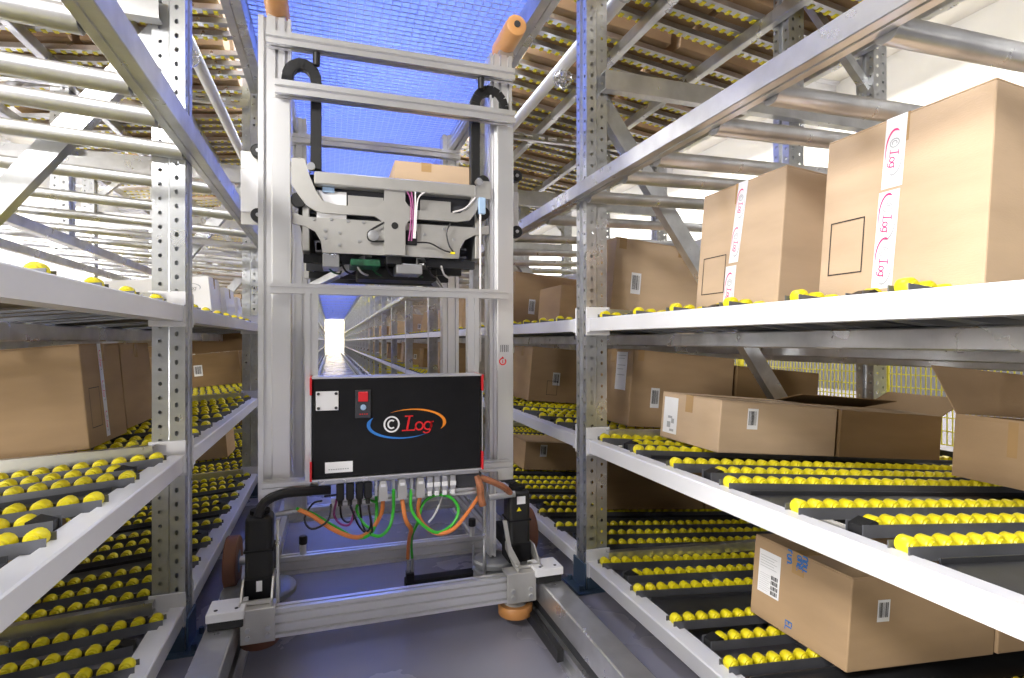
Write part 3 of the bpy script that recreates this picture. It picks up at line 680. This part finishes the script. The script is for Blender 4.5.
for side, X in (('left', -.735), ('right', 1.30)):
    t = thing('sprinkler_pipe', 'white sprinkler pipe running under the overhead lanes on the %s' % side, 'pipe', (X, 1.3, 2.72))
    MB().cyl((0, 0, 0), (0, 46, 0), .036, 16).build('pipe', 'pipe_white', t, smooth=True)
    for i, yy in enumerate(((2.12, 5.1, 8.2, 11.3) if side == 'left' else (1.72, 4.8, 7.9, 11))):
        h = MB().cyl((.0, yy, -.034), (.0, yy, -.07), .010, 8).cyl((0, yy, -.085), (0, yy, -.089), .020, 10)
        hd = h.build('sprinkler_head', 'chrome_wire', t, smooth=True)
        cg = MB()
        for a in range(8):
            q = a * PI / 4; cg.tube([(.012 * math.cos(q), yy + .012 * math.sin(q), -.025), (.05 * math.cos(q), yy + .05 * math.sin(q), -.05), (.055 * math.cos(q), yy + .055 * math.sin(q), -.085), (.02 * math.cos(q), yy + .02 * math.sin(q), -.12)], .0028, 5, 2)
        for zz, rr in ((-.05, .05), (-.085, .055), (-.12, .02)): cg.tube([(rr * math.cos(a * PI / 6), yy + rr * math.sin(a * PI / 6), zz) for a in range(13)], .0028, 5, 1)
        cg.build('guard_cage', 'chrome_wire', hd)
    for yy in range(1, 32, 4):
        MB().box(-.006, .006, yy - .012, yy + .012, .035, .19).tube([(.039 * math.cos(a * PI / 6), yy, .039 * math.sin(a * PI / 6)) for a in range(13)], .005, 6, 1).build('hanger', 'galvanized', t)
for side, x0, x1, s_ in (('left', -.378, -.290, -1), ('right', .752, .838, 1)):
    t = thing('floor_rail', 'flat steel guide rail along the floor on the %s of the crane' % side, 'rail', ((x0 + x1) / 2, -.5, 0))
    h = (x1 - x0) / 2
    MB().prism([(-h, .105), (h, .105), (h, .186), (h - .004, .19), (-h + .004, .19), (-h, .186)], 'y', 0, 51).build('running_top', 'galvanized', t)
    MB().box(-h + .018, h - .018, 0, 51, .05, .105).build('web', 'galvanized_dark', t)
    MB().prism([(-h - .012, .0), (h + .012, .0), (h + .012, .02), (h - .002, .03), (h - .002, .05), (-h + .002, .05), (-h + .002, .03), (-h - .012, .02)], 'y', 0, 51).build('base_flange', 'galvanized', t)
t = thing('wire_fence', 'yellow wire mesh safety fence standing beyond the right rack', 'fence', (5.6, 0, 0))
mb = MB(); FL = 11
for i in range(int(FL / .05)): mb.box(-.004, .004, i * .05, i * .05 + .010, .1, 2.1)
for j in range(16): mb.box(.004, .010, 0, FL, .1 + j * .13, .110 + j * .13)
mb.build('wire_mesh', 'fence_yellow', t)['kind'] = 'stuff'
for i in range(6): MB().box(-.03, .03, i * 2.19 - .03, i * 2.19 + .03, 0, 2.15).box(-.07, .07, i * 2.19 - .07, i * 2.19 + .07, 0, .01).build('post', 'fence_yellow', t)
# ------------------------------------------------------------------ the storage crane
CX, CY = .235, 2.2
crane = thing('storage_crane', 'aluminium storage and retrieval crane with black control box in the aisle', 'crane', (CX, CY, 0))
def G(x, y, z): return (x - CX, y - CY, z)
def P(mb, name, m, parent=None, smooth=False):
    return mb.build(name, m, parent or crane, G, smooth)
MXL0, MXL1, MXL2 = -.246, -.200, -.137
MXR0, MXR1, MXR2 = .608, .633, .701
# front masts
o = P(MB().slot(MXL0, MXL1, 2.15, 2.23, .23, 2.26, 'z').slot(MXL1, MXL2, 2.15, 2.23, 1.965, 2.26, 'z'), 'mast', 'aluminium')
P(MB().rbox(MXL1, MXL2, 2.13, 2.23, .56, 1.965, .003, 1), 'flat_profile', 'aluminium', o)
o = P(MB().slot(MXR0, MXR1, 2.15, 2.23, .23, 2.26, 'z').slot(MXR1, MXR2, 2.15, 2.23, 1.965, 2.26, 'z'), 'mast', 'aluminium')
P(MB().rbox(MXR1, MXR2, 2.13, 2.23, .54, 1.965, .003, 1), 'flat_profile', 'aluminium', o)
q = Print()
for i in range(5): q.rect(.646 + .0075 * i, 1.056, .6485 + .0075 * i, 1.084)
q.build('printed_bars', 'print_black', o, G(0, 2.13, 0), (1, 0, 0), (0, 0, 1))
q = Print().arc(.655, 1.018, .013, .013, 70, 400, .0045).stroke([(.652, 1.036), (.659, 1.030)], .005).stroke([(.655, 1.011), (.655, 1.024)], .003)
q.build('red_mark', 'print_red', o, G(0, 2.13, 0), (1, 0, 0), (0, 0, 1))
# rear masts
for x0, x1 in ((-.235, -.125), (.612, .706)):
    P(MB().slot(x0, x1, 3.16, 3.24, .20, 2.29, 'z'), 'mast', 'aluminium')
# tan rollers at the mast heads
for x, ya, yb_ in ((-.190, 2.10, 2.30), (.690, 2.05, 2.28)):
    z = 2.335
    o = P(MB().lathe((x, ya, z), (0, 1, 0), [(0, .014), (.0, .030), (.006, .040), (.03, .042), (yb_ - ya - .02, .042), (yb_ - ya, .036), (yb_ - ya, .014)], 24), 'guide_roller', 'tan_polyurethane', None, True)
    P(MB().box(x - .03, x + .03, yb_ - .09, yb_ - .06, 2.26, 2.30), 'roller_bracket', 'plate_aluminium', o)
    P(MB().cyl((x, ya - .004, z), (x, ya + .02, z), .013, 12), 'axle', 'galvanized_dark', o)
# cross bars
o = P(MB().slot(-.215, .700, 2.105, 2.15, 2.144, 2.19, 'x'), 'cross_bar', 'aluminium')
for x in (-.050, .565): P(MB().cyl((x, 2.128, 2.095), (x, 2.128, 2.145), .013, 12, .003), 'rubber_buffer', 'black_plastic', o, True)
P(MB().slot(-.186, .695, 2.085, 2.13, 1.965, 2.012, 'x'), 'cross_bar', 'aluminium')
P(MB().slot(-.235, .706, 3.115, 3.16, 2.144, 2.19, 'x'), 'cross_bar', 'aluminium')
P(MB().slot(-.20, .660, 2.065, 2.10, 1.265, 1.30, 'x'), 'cross_bar', 'aluminium')
P(MB().slot(-.225, -.066, 2.06, 2.13, .565, .612, 'x', .023), 'cross_bar', 'aluminium')
P(MB().slot(.520, .675, 2.06, 2.13, .595, .628, 'x', .03), 'cross_bar', 'aluminium')
for x in (-.225, .64): P(MB().slot(x, x + .06, 2.23, 3.16, 2.19, 2.25, 'y'), 'side_bar', 'aluminium')
# inner frame carrying the control box
for x0, x1 in ((-.086, -.043), (.496, .540)): P(MB().slot(x0, x1, 2.065, 2.10, .56, 1.265, 'z'), 'inner_post', 'aluminium')
# control box
cb = P(MB().rbox(-.060, .518, 1.955, 2.062, .640, .974, .004, 2), 'control_box', 'black_paint')
P(MB().box(-.063, .521, 1.950, 2.062, .974, .979).box(-.063, .521, 1.950, 2.062, .634, .639), 'edge_strip', 'aluminium', cb)
for x in (-.066, .521):
    for z0, z1 in ((.634, .70), (.92, .979)): P(MB().rbox(x - .001, x + .006, 1.947, 2.06, z0, z1, .001, 1), 'red_corner', 'red_plastic', cb)
    P(MB().box(x + .001, x + .004, 1.952, 2.06, .70, .92), 'edge_strip', 'aluminium', cb)
np_ = P(MB().rbox(-.048, .024, 1.950, 1.955, .868, .932, .001, 1), 'name_plate', 'paper', cb)
sw = P(MB().rbox(.078, .130, 1.948, 1.955, .838, .934, .002, 1), 'switch_plate', 'galvanized_dark', cb)
for x in (-.040, .016):
    for z in (.876, .924): P(MB().cyl((x, 1.946, z), (x, 1.95, z), .005, 8), 'screw', 'galvanized_dark', cb)
P(MB().rbox(.088, .120, 1.943, 1.950, .894, .928, .002, 1), 'red_rocker', 'red_plastic', cb)
P(MB().cyl((.104, 1.942, .875), (.104, 1.95, .875), .010, 14, .002), 'key_switch', 'blue_plastic', cb)
q = Print()
for i in range(4): q.rect(.092 + .0075 * i, .850, .096 + .0075 * i, .854)
q.build('red_marks', 'print_red', cb, G(0, 1.948, 0), (1, 0, 0), (0, 0, 1))
P(MB().box(-.019, .070, 1.9535, 1.955, .658, .694), 'white_sticker', 'paper', cb)
q = Print()
for i in range(9): q.rect(-.008 + .0075 * i, .668, -.003 + .0075 * i, .6715)
q.build('printed_line', 'print_grey', cb, G(0, 1.9535, 0), (1, 0, 0), (0, 0, 1))
logo(cb, G(.253, 1.955, .812), (1, 0, 0), (0, 0, 1), .268, ['print_orange', 'print_skyblue', 'paper', 'print_red'], 0, (0, 0), .002, .92)
# connectors under the box
P(MB().rbox(-.04, .52, 1.985, 2.06, .612, .634, .002, 1), 'connector_strip', 'galvanized', crane)
for x in (.030, .062, .094, .122): P(MB().rbox(x - .013, x + .013, 1.975, 2.01, .555, .614, .004, 1).cyl((x, 1.99, .535), (x, 1.99, .556), .008, 8), 'black_plug', 'black_plastic')
for x in (.172, .238, .302):
    o = P(MB().prism([(x - .015, .545), (x + .015, .545), (x + .015, .590), (x + .010, .615), (x - .010, .615), (x - .015, .590)], 'y', 1.968, 2.0), 'metal_plug', 'plate_aluminium')
    P(MB().box(x - .008, x + .008, 1.965, 1.968, .594, .603), 'latch', 'paper', o)
for x in (.149, .209, .272): P(MB().rbox(x - .005, x + .005, 1.98, 2.0, .56, .614, .002, 1), 'slim_plug', 'galvanized')
for x in (.336, .362, .390, .420):
    o = P(MB().rbox(x - .010, x + .010, 1.975, 2.0, .562, .616, .002, 1), 'metal_plug', 'galvanized')
    P(MB().rbox(x - .011, x + .011, 1.972, 1.976, .578, .594, .001, 1).rbox(x - .008, x + .008, 1.975, 1.995, .545, .562, .002, 1), 'white_collar', 'paper', o)
P(MB().box(.43, .53, 1.99, 2.05, .565, .612), 'cooling_block', 'galvanized_dark')
P(MB().slot(.0, .54, 2.02, 2.06, .528, .553, 'x', .025), 'cable_rail', 'aluminium')
# cables
def cable(name, m, pts, r=.0055, y=1.985, jit=.03):
    n = len(pts); return P(MB().tube([(a, y + jit * math.sin(i * 1.3), b) for i, (a, b) in enumerate(pts)], r, 8, 4), name, m, None, True)
cable('orange_cable', 'orange_cable', [(.173, .550), (.170, .49), (.136, .441), (.085, .430), (.013, .463), (-.061, .510), (-.105, .528)], .0075)
cable('orange_cable', 'orange_cable', [(.303, .545), (.299, .485), (.317, .44), (.36, .414), (.419, .426), (.479, .471), (.524, .515)], .0075)
P(MB().tube([(.239, 1.99, .547), (.25, 1.98, .472), (.275, 2.02, .42), (.288, 2.14, .36), (.300, 2.28, .27), (.306, 2.345, .19)], .0075, 8, 4), 'orange_cable', 'orange_cable', None, True)
P(MB().tube([(.271, 1.985, .575), (.271, 1.98, .505), (.303, 1.965, .455), (.36, 1.96, .418), (.419, 1.97, .441), (.441, 1.98, .49), (.412, 1.99, .532), (.36, 2.0, .540), (.317, 2.01, .512), (.302, 2.03, .442), (.297, 2.14, .36), (.312, 2.28, .27), (.324, 2.345, .19)], .0055, 8, 4), 'green_cable', 'green_cable', None, True)
cable('green_cable', 'green_cable', [(.208, .58), (.211, .504), (.197, .449), (.163, .430), (.130, .440)], .0055, 1.975)
cable('green_cable', 'green_cable', [(.149, .58), (.155, .51), (.15, .46), (.13, .432), (.085, .425), (.02, .455), (-.06, .506), (-.11, .533)], .0055, 2.0)
cable('green_cable', 'green_cable', [(.155, .53), (.11, .535), (.085, .51), (.11, .465), (.14, .445)], .005, 2.01)
for pts in ([(.030, .54), (.035, .49), (.055, .475), (.075, .50), (.062, .54)], [(.062, .54), (.09, .46), (.115, .435), (.13, .47), (.122, .54)], [(-.03, .56), (-.06, .545), (-.085, .50), (-.06, .475), (-.01, .50), (.0, .545)], [(.094, .54), (.105, .46), (.12, .43), (.135, .45), (.122, .53)], [(-.02, .575), (.03, .57)]):
    cable('black_cable', 'black_cable', pts, .0035, 1.98)
cable('purple_cable', 'purple_cable', [(.02, .56), (.01, .50), (.03, .47), (.06, .475), (.075, .52)], .004, 1.99)
cable('white_cable', 'white_cable', [(.390, .545), (.385, .50), (.36, .46), (.335, .45)], .004, 2.01)
cable('black_hose', 'black_cable', [(-.235, .505), (-.215, .55), (-.16, .575), (-.08, .580), (.0, .580)], .016, 2.05, .01)
P(MB().tube([(.512, 2.0, .60), (.525, 1.99, .56), (.528, 1.99, .52), (.535, 1.99, .49)], .014, 8).tube([(.52, 2.0, .595), (.57, 2.0, .575), (.63, 2.02, .54), (.67, 2.06, .50)], .012, 8), 'copper_sleeve', 'copper_sleeve', None, True)
# base frame
P(MB().slot(-.19, .66, 1.965, 2.01, .128, .222, 'x', .032, .010), 'base_beam', 'aluminium')
o = P(MB().slot(-.215, .722, 2.46, 2.505, .135, .208, 'x', .036, .010), 'base_beam', 'aluminium')
for x in (-.111, .616):
    P(MB().cyl((x, 2.48, .208), (x, 2.48, .25), .013, 12), 'buffer_stem', 'aluminium', o, True); P(MB().cyl((x, 2.48, .25), (x, 2.48, .285), .017, 12, .003), 'rubber_buffer', 'black_plastic', o, True)
P(MB().slot(-.215, .722, 3.16, 3.205, .135, .208, 'x', .04), 'base_beam', 'aluminium')
for x in (-.262, .675): P(MB().slot(x, x + .05, 2.26, 3.35, .135, .205, 'y', .04), 'side_beam', 'aluminium')
for x0, x1 in ((-.276, -.172), (.618, .731)):
    o = P(MB().rbox(x0, x1, 1.948, 1.956, .128, .238, .002, 1).box(x0, x1, 1.956, 2.02, .228, .236), 'bracket', 'plate_aluminium')
    for x in (x0 + .022, x1 - .022):
        for z in (.150, .175): P(MB().cyl((x, 1.941, z), (x, 1.949, z), .008, 8), 'bolt', 'galvanized', o)
for x0, x1 in ((-.372, -.262), (.726, .836)):
    o = P(MB().rbox(x0, x1, 1.935, 2.04, .218, .246, .003, 2), 'shoe_cap', 'white_paint')
    P(MB().rbox(x0 + .004, x1 - .004, 1.94, 2.06, .1905, .218, .003, 1), 'slide_shoe', 'black_plastic', o)
    for x in (x0 + .025, x1 - .025): P(MB().cyl((x, 1.96, .246), (x, 1.96, .2475), .006, 8), 'bolt', 'galvanized_dark', o)
# motors, drive wheels, discs and guide wheels
for s_, x0, x1, ym, wx, nm in ((-1, -.277, -.190, 2.05, -.345, 'brown_rubber'), (1, .668, .757, 2.08, .806, 'brown_rubber')):
    mb = MB().rbox(x0, x1, ym, ym + .09, .225, .505, .018, 4)
    mo = P(mb, 'drive_motor', 'black_plastic')
    P(MB().rbox(x0 - .004, x1 + .004, ym - .004, ym + .094, .225, .30, .004, 1), 'gear_housing', 'black_paint', mo)
    P(MB().rbox(x0 - .003, x1 + .003, ym - .003, ym + .093, .385, .392, .002, 1), 'joint_ring', 'black_paint', mo)
    P(MB().cyl(((x0 + x1) / 2, ym + .045, .505), ((x0 + x1) / 2, ym + .045, .518), .032, 16), 'end_cap', 'black_paint', mo)
    P(MB().box((x0 + x1) / 2 - .006, (x0 + x1) / 2 + .012, ym - .0055, ym - .004, .255, .29) if s_ < 0 else MB().box(x0 + .03, x0 + .065, ym - .0045, ym - .003, .455, .485), 'white_sticker', 'paper', mo)
    if s_ > 0: Print().poly([(x0 + .028, .428), (x0 + .048, .428), (x0 + .038, .445)]).build('warning_triangle', 'yellow_plastic', mo, G(0, ym - .003, 0), (1, 0, 0), (0, 0, 1), .002)
    xs = sorted((x1 if s_ > 0 else x0, wx))
    yw = 2.27
    wh = P(MB().lathe((wx - .022, yw, .285), (1, 0, 0), [(0, .076), (.0, .089), (.004, .093), (.040, .093), (.044, .089), (.044, .076)], 32), 'drive_wheel', nm, None, True)
    P(MB().lathe((wx - .024, yw, .285), (1, 0, 0), [(0, .020), (0, .030), (.008, .072), (.040, .072), (.048, .030), (.048, .020)], 24), 'hub', 'blue_steel', wh, True)
    P(MB().cyl((xs[0] - .03, yw - .0, .285), (xs[1] + .03, yw - .0, .285), .017, 14), 'shaft', 'galvanized', wh, True)
    P(MB().box((x0 + x1) / 2 - .035, (x0 + x1) / 2 + .035, ym + .09, yw + .04, .25, .32), 'gear_arm', 'black_paint', mo)
    xd, yd, rd = (-.245, 2.17, .125) if s_ < 0 else (.628, 2.17, .082)
    zt = .222
    o = P(MB().lathe((xd, yd, zt - .03), (0, 0, 1), [(0, rd * .9), (.006, rd), (.022, rd), (.028, rd * .93), (.030, rd * .5)], 36), 'disc_cover', 'grey_disc', None, True)
    if s_ > 0:
        for i in range(2): P(MB().lathe((xd, yd, zt - .055 - .024 * i), (0, 0, 1), [(0, rd * .95), (.003, rd), (.015, rd), (.018, rd * .95)], 32), 'disc_cover', 'grey_disc', None, True)
    xg, yg, rg = (-.235, 2.10, .064) if s_ < 0 else (.672, 2.02, .066)
    gw = P(MB().lathe((xg, yg, .058), (0, 0, 1), [(0, rg * .7), (0, rg * .95), (.004, rg), (.036, rg), (.04, rg * .95), (.04, rg * .7)], 32), 'guide_wheel', 'amber_rubber' if s_ > 0 else 'brown_rubber', None, True)
    P(MB().lathe((xg, yg, .062), (0, 0, 1), [(0, rg * .7), (.034, rg * .68), (.06, .018), (.12, .016)], 20), 'hub', 'plate_aluminium', gw, True)
    # forked plates that hold the motor over the disc
    for xx in (x0 - .006, x1): P(MB().prism([(1.96, .238), (2.02, .238), (2.12, .27), (2.12, .30), (2.05, .30), (1.99, .25), (1.96, .25)], 'x', xx, xx + .006), 'fork_plate', 'plate_aluminium')
    P(MB().box(x0, x1, 1.985, 1.995, .238, .25), 'fork_bridge', 'plate_aluminium')
# curved strut plates on the right
P(MB().prism([(.618, .42), (.632, .42), (.650, .32), (.690, .245), (.675, .235), (.640, .29)], 'y', 2.0, 2.012), 'strut_plate', 'plate_aluminium')
P(MB().prism([(.715, .25), (.735, .25), (.760, .215), (.750, .20)], 'y', 2.0, 2.012), 'strut_plate', 'plate_aluminium')
P(MB().cyl((-.18, 2.06, .505), (-.09, 2.06, .515), .009, 10).cyl((-.17, 2.02, .22), (-.17, 2.02, .50), .006, 8), 'connector_pipe', 'galvanized')
P(MB().cyl((.575, 2.05, .50), (.68, 2.05, .505), .012, 10).cyl((.57, 2.1, .10), (.57, 2.1, .56), .006, 8), 'connector_pipe', 'galvanized')
P(MB().box(.712, .735, 1.70, 2.02, .035, .075).box(.712, .735, 2.0, 2.02, .035, .13), 'sweeper_arm', 'black_plastic')
o = P(MB().rbox(.30, .645, 2.36, 2.42, .03, .085, .004, 1).box(.30, .33, 2.33, 2.37, .085, .13), 'reader_bar', 'black_paint')
for x in (.308, .325): P(MB().cyl((x, 2.35, .10), (x, 2.35, .20), .006, 8), 'sensor_plug', 'galvanized', o)
P(MB().cyl((.602, 2.40, .085), (.602, 2.40, .20), .006, 8), 'hanger_rod', 'galvanized', o)

# ---- lift carriage
YF = 2.150
car = P(MB().prism([(-.135, 1.525), (-.135, 1.575), (-.09, 1.575), (-.05, 1.562), (.50, 1.555), (.56, 1.57), (.604, 1.575), (.604, 1.53), (.545, 1.522), (.505, 1.500), (.485, 1.465), (.480, 1.425), (.264, 1.425), (.264, 1.475), (.305, 1.475), (.305, 1.535), (.264, 1.535), (.264, 1.425), (-.030, 1.425), (-.035, 1.465), (-.055, 1.500), (-.09, 1.518)], 'y', YF, YF + .01) if 0 else
        MB().prism([(-.135, 1.525), (-.09, 1.518), (-.055, 1.500), (-.035, 1.465), (-.030, 1.425), (.480, 1.425), (.485, 1.465), (.505, 1.500), (.545, 1.522), (.604, 1.530), (.604, 1.566), (.56, 1.552), (-.09, 1.552), (-.135, 1.566)], 'y', YF, YF + .01), 'lift_carriage', 'plate_aluminium')
# T-shaped front plate
P(MB().prism([(.190, 1.425), (.268, 1.425), (.268, 1.535), (.280, 1.556), (.300, 1.566), (.470, 1.566), (.520, 1.575), (.545, 1.61), (.560, 1.665), (.604, 1.665), (.604, 1.735), (.560, 1.735), (.535, 1.70), (.525, 1.66), (.510, 1.625), (.480, 1.600), (.300, 1.600), (.280, 1.615), (.268, 1.63), (.268, 1.672), (.190, 1.672), (.190, 1.63), (.178, 1.615), (.160, 1.598), (.02, 1.598), (-.03, 1.610), (-.055, 1.65), (-.075, 1.70), (-.09, 1.755), (-.135, 1.755), (-.135, 1.66), (-.115, 1.63), (-.085, 1.59), (-.055, 1.572), (-.03, 1.566), (.155, 1.566), (.178, 1.553), (.190, 1.535)], 'y', YF - .022, YF - .008), 'front_plate', 'plate_aluminium', car)
P(MB().rbox(-.058, .540, YF - .035, YF + .02, 1.666, 1.712, .004, 1), 'top_tube', 'plate_aluminium', car)
P(MB().cyl((.229, YF - .024, 1.535), (.229, YF - .0225, 1.535), .013, 16), 'bore', 'black_plastic', car)
o = P(MB().lathe((.150, YF - .03, 1.493), (0, 1, 0), [(0, .008), (.002, .020), (.02, .020), (.022, .016)], 18), 'belt_pulley', 'galvanized', car, True)
P(MB().tube([(.19, YF - .02, 1.545), (.140, YF - .02, 1.512), (.130, YF - .02, 1.493), (.14, YF - .02, 1.474), (.19, YF - .02, 1.474)], .004, 6), 'drive_belt', 'black_plastic', car)
for x, z in ((-.06, 1.545), (.0, 1.548), (.06, 1.545), (.115, 1.545), (-.02, 1.505), (-.02, 1.478), (.03, 1.50), (.03, 1.455), (.10, 1.472), (.32, 1.545), (.345, 1.512), (.42, 1.54), (.40, 1.47), (.46, 1.50), (.46, 1.45)):
    P(MB().cyl((x, YF - .005, z), (x, YF, z), .006, 8), 'screw', 'galvanized', car)
P(MB().rbox(.272, .315, YF - .004, YF, 1.468, 1.525, .003, 1), 'opening', 'black_plastic', car)
P(MB().box(-.05, .055, YF + .012, YF + .018, 1.553, 1.655), 'white_panel', 'paper', car)
P(MB().box(.06, .19, YF + .012, YF + .02, 1.575, 1.645).box(.33, .45, YF + .012, YF + .02, 1.585, 1.65), 'inner_panel', 'plate_aluminium', car)
P(MB().box(-.03, .012, YF + .0, YF + .01, 1.648, 1.665), 'blue_clip', 'blue_plastic', car)
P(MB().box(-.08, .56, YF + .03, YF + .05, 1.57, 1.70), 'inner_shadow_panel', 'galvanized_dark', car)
# body of the carriage between front and rear masts
P(MB().box(-.115, .585, YF + .05, 3.12, 1.55, 1.60), 'carriage_floor', 'galvanized_dark', car)
for x in (-.10, .55): P(MB().rbox(x, x + .025, YF + .01, 3.15, 1.43, 1.72, .003, 1), 'side_plate', 'plate_aluminium', car)
P(MB().box(-.135, .604, 3.10, 3.115, 1.43, 1.62), 'rear_plate', 'plate_aluminium', car)
for x in (-.04, .04, .12, .36, .44, .50): P(MB().bar((x, YF + .02, 1.45), (x, 3.1, 1.45), channel(.03, .04, .004), (1, 0, 0)), 'under_rail', 'galvanized_dark', car)
for y in (2.25, 2.5, 2.8, 3.0): P(MB().box(-.1, .57, y, y + .03, 1.40, 1.435), 'under_rail', 'galvanized_dark', car)
P(MB().rbox(.07, .18, 2.17, 2.34, 1.385, 1.41, .003, 1), 'circuit_board', 'green_circuit', car)
P(MB().rbox(.10, .42, 2.30, 2.45, 1.350, 1.40, .004, 1), 'underside_motor', 'black_plastic', car)
P(MB().rbox(-.03, .03, 2.17, 2.3, 1.375, 1.425, .003, 1), 'sensor_box', 'galvanized', car)
P(MB().rbox(.20, .26, 2.16, 2.24, 1.395, 1.425, .003, 1), 'sensor_box', 'black_plastic', car)
for i in range(9):
    xx = -.02 + .055 * i; P(MB().tube([(xx, 2.2, 1.40), (xx + .02, 2.24, 1.37), (xx + .05, 2.3, 1.365), (xx + .06, 2.42, 1.39)], .004, 6), 'wire', ('green_circuit', 'black_cable', 'white_cable')[i % 3], car, True)
P(MB().rbox(.24, .34, 2.17, 2.28, 1.36, 1.40, .003, 1), 'valve_block', 'galvanized', car)
for s_ in (-1, 1): P(MB().bar((.235 + s_ * .10, 2.2, 1.415), (.235 + s_ * .33, 2.95, 1.37), channel(.03, .03, .004), (1, 0, 0)), 'under_rail', 'galvanized', car)
# wires on the carriage
def wire(m, pts, r=.003): P(MB().tube([(a, YF - .03, b) for a, b in pts], r, 6, 4), 'wire', m, car, True)
wire('purple_cable', [(.275, 1.665), (.288, 1.63), (.288, 1.55), (.280, 1.48)]); wire('purple_cable', [(.290, 1.665), (.296, 1.62), (.296, 1.55), (.290, 1.48)])
wire('white_cable', [(.305, 1.668), (.305, 1.63), (.302, 1.55), (.298, 1.49)]); wire('white_cable', [(.340, 1.668), (.315, 1.64), (.308, 1.56), (.304, 1.49)]); wire('white_cable', [(.45, 1.60), (.50, 1.62), (.54, 1.665)])
wire('black_cable', [(.31, 1.475), (.36, 1.475), (.41, 1.452), (.45, 1.442)]); wire('black_cable', [(.44, 1.555), (.425, 1.52), (.435, 1.47), (.452, 1.445)])
P(MB().box(.440, .458, YF - .035, YF - .026, 1.437, 1.445), 'yellow_sleeve', 'yellow_plastic', car)
P(MB().rbox(.552, .580, YF - .04, YF - .022, 1.60, 1.665, .003, 1), 'blue_clip', 'blue_plastic', car)
P(MB().cyl((.560, YF - .03, 1.02), (.560, YF - .03, 1.60), .004, 8), 'white_cable', 'white_cable', car)
for x in (-.068, .552): P(MB().lathe((x, YF - .045, 1.725), (0, 1, 0), [(0, .004), (0, .014), (.02, .014)], 12), 'clamp', 'galvanized', car)
# guide plates with rollers outside the masts
for xa, xb, xr in ((-.315, -.250, -.252), (.703, .760, .738)):
    o = P(MB().rbox(xa, xb, 2.24, 2.25, 1.575, 1.735, .003, 1), 'guide_plate', 'white_paint', car)
    for z in (1.790, 1.557):
        P(MB().lathe((xr, 2.195, z), (0, 1, 0), [(0, .008), (0, .022), (.003, .025), (.028, .025), (.03, .022)], 20), 'guide_roller', 'black_plastic', car, True)
        P(MB().cyl((xr, 2.190, z), (xr, 2.197, z), .007, 10), 'axle', 'galvanized', car)
    P(MB().box(min(xa, xb), max(xa, xb), 2.25, 2.26, 1.53, 1.80), 'guide_plate', 'plate_aluminium', car)
for z in (1.755, 1.63): P(MB().lathe((-.112, 2.14, z - .02), (0, 1, 0), [(0, .008), (0, .026), (.03, .026)], 18).lathe((.578, 2.14, z - .02), (0, 1, 0), [(0, .008), (0, .026), (.03, .026)], 18), 'guide_roller', 'black_plastic', car, True)
# energy chains
lk = MB().rbox(-.019, .019, -.0175, .0175, -.0145, .0145, .003, 1).mesh('chain_link', 'black_plastic')
for x0, x1, zt, zl, zr in ((-.150, -.052, 2.045, 2.0, 1.73), (.548, .668, 2.035, 1.70, 2.0)):
    pts = []; cx = (x0 + x1) / 2; rr = (x1 - x0) / 2; zc = zt + .005
    z = zl
    while z < zc: pts.append((x0, z)); z += .022
    for i in range(9): a = PI - PI * i / 8; pts.append((cx + rr * math.cos(a), zc + rr * 1.15 * math.sin(a)))
    z = zc - .022
    while z > zr: pts.append((x1, z)); z -= .022
    ch = P(MB().tube([(a, 2.165, b) for a, b in pts], .007, 6, 1), 'energy_chain', 'black_plastic')
    for i, (a, b) in enumerate(pts):
        n0 = pts[max(i - 1, 0)]; n1 = pts[min(i + 1, len(pts) - 1)]; ang = math.atan2(n1[1] - n0[1], n1[0] - n0[0])
        inst('chain_link', lk, ch, G(a, 2.165, b), (0, PI / 2 - ang, 0))
# carton tray carried by the crane
o = MB()
lx, ly, lz, th = .31, .40, .09, .005
o.box(-lx / 2, lx / 2, -ly / 2, ly / 2, 0, th).box(-lx / 2, lx / 2, -ly / 2, -ly / 2 + th, th, lz).box(-lx / 2, lx / 2, ly / 2 - th, ly / 2, th, lz).box(-lx / 2, -lx / 2 + th, -ly / 2 + th, ly / 2 - th, th, lz).box(lx / 2 - th, lx / 2, -ly / 2 + th, ly / 2 - th, th, lz)
tr_ = o.build('carton_tray', 'cardboard_pale', None, None, False, (.395, 2.43, 1.725))
tag(tr_, 'low open cardboard tray riding on top of the crane lift carriage', 'carton')
MB().box(-.05, -.01, -ly / 2 - .001, -ly / 2, .055, .091).build('tape', 'packing_tape', tr_)
P(MB().box(-.08, .56, 2.21, 3.1, 1.716, 1.724), 'load_table', 'galvanized_dark', car)
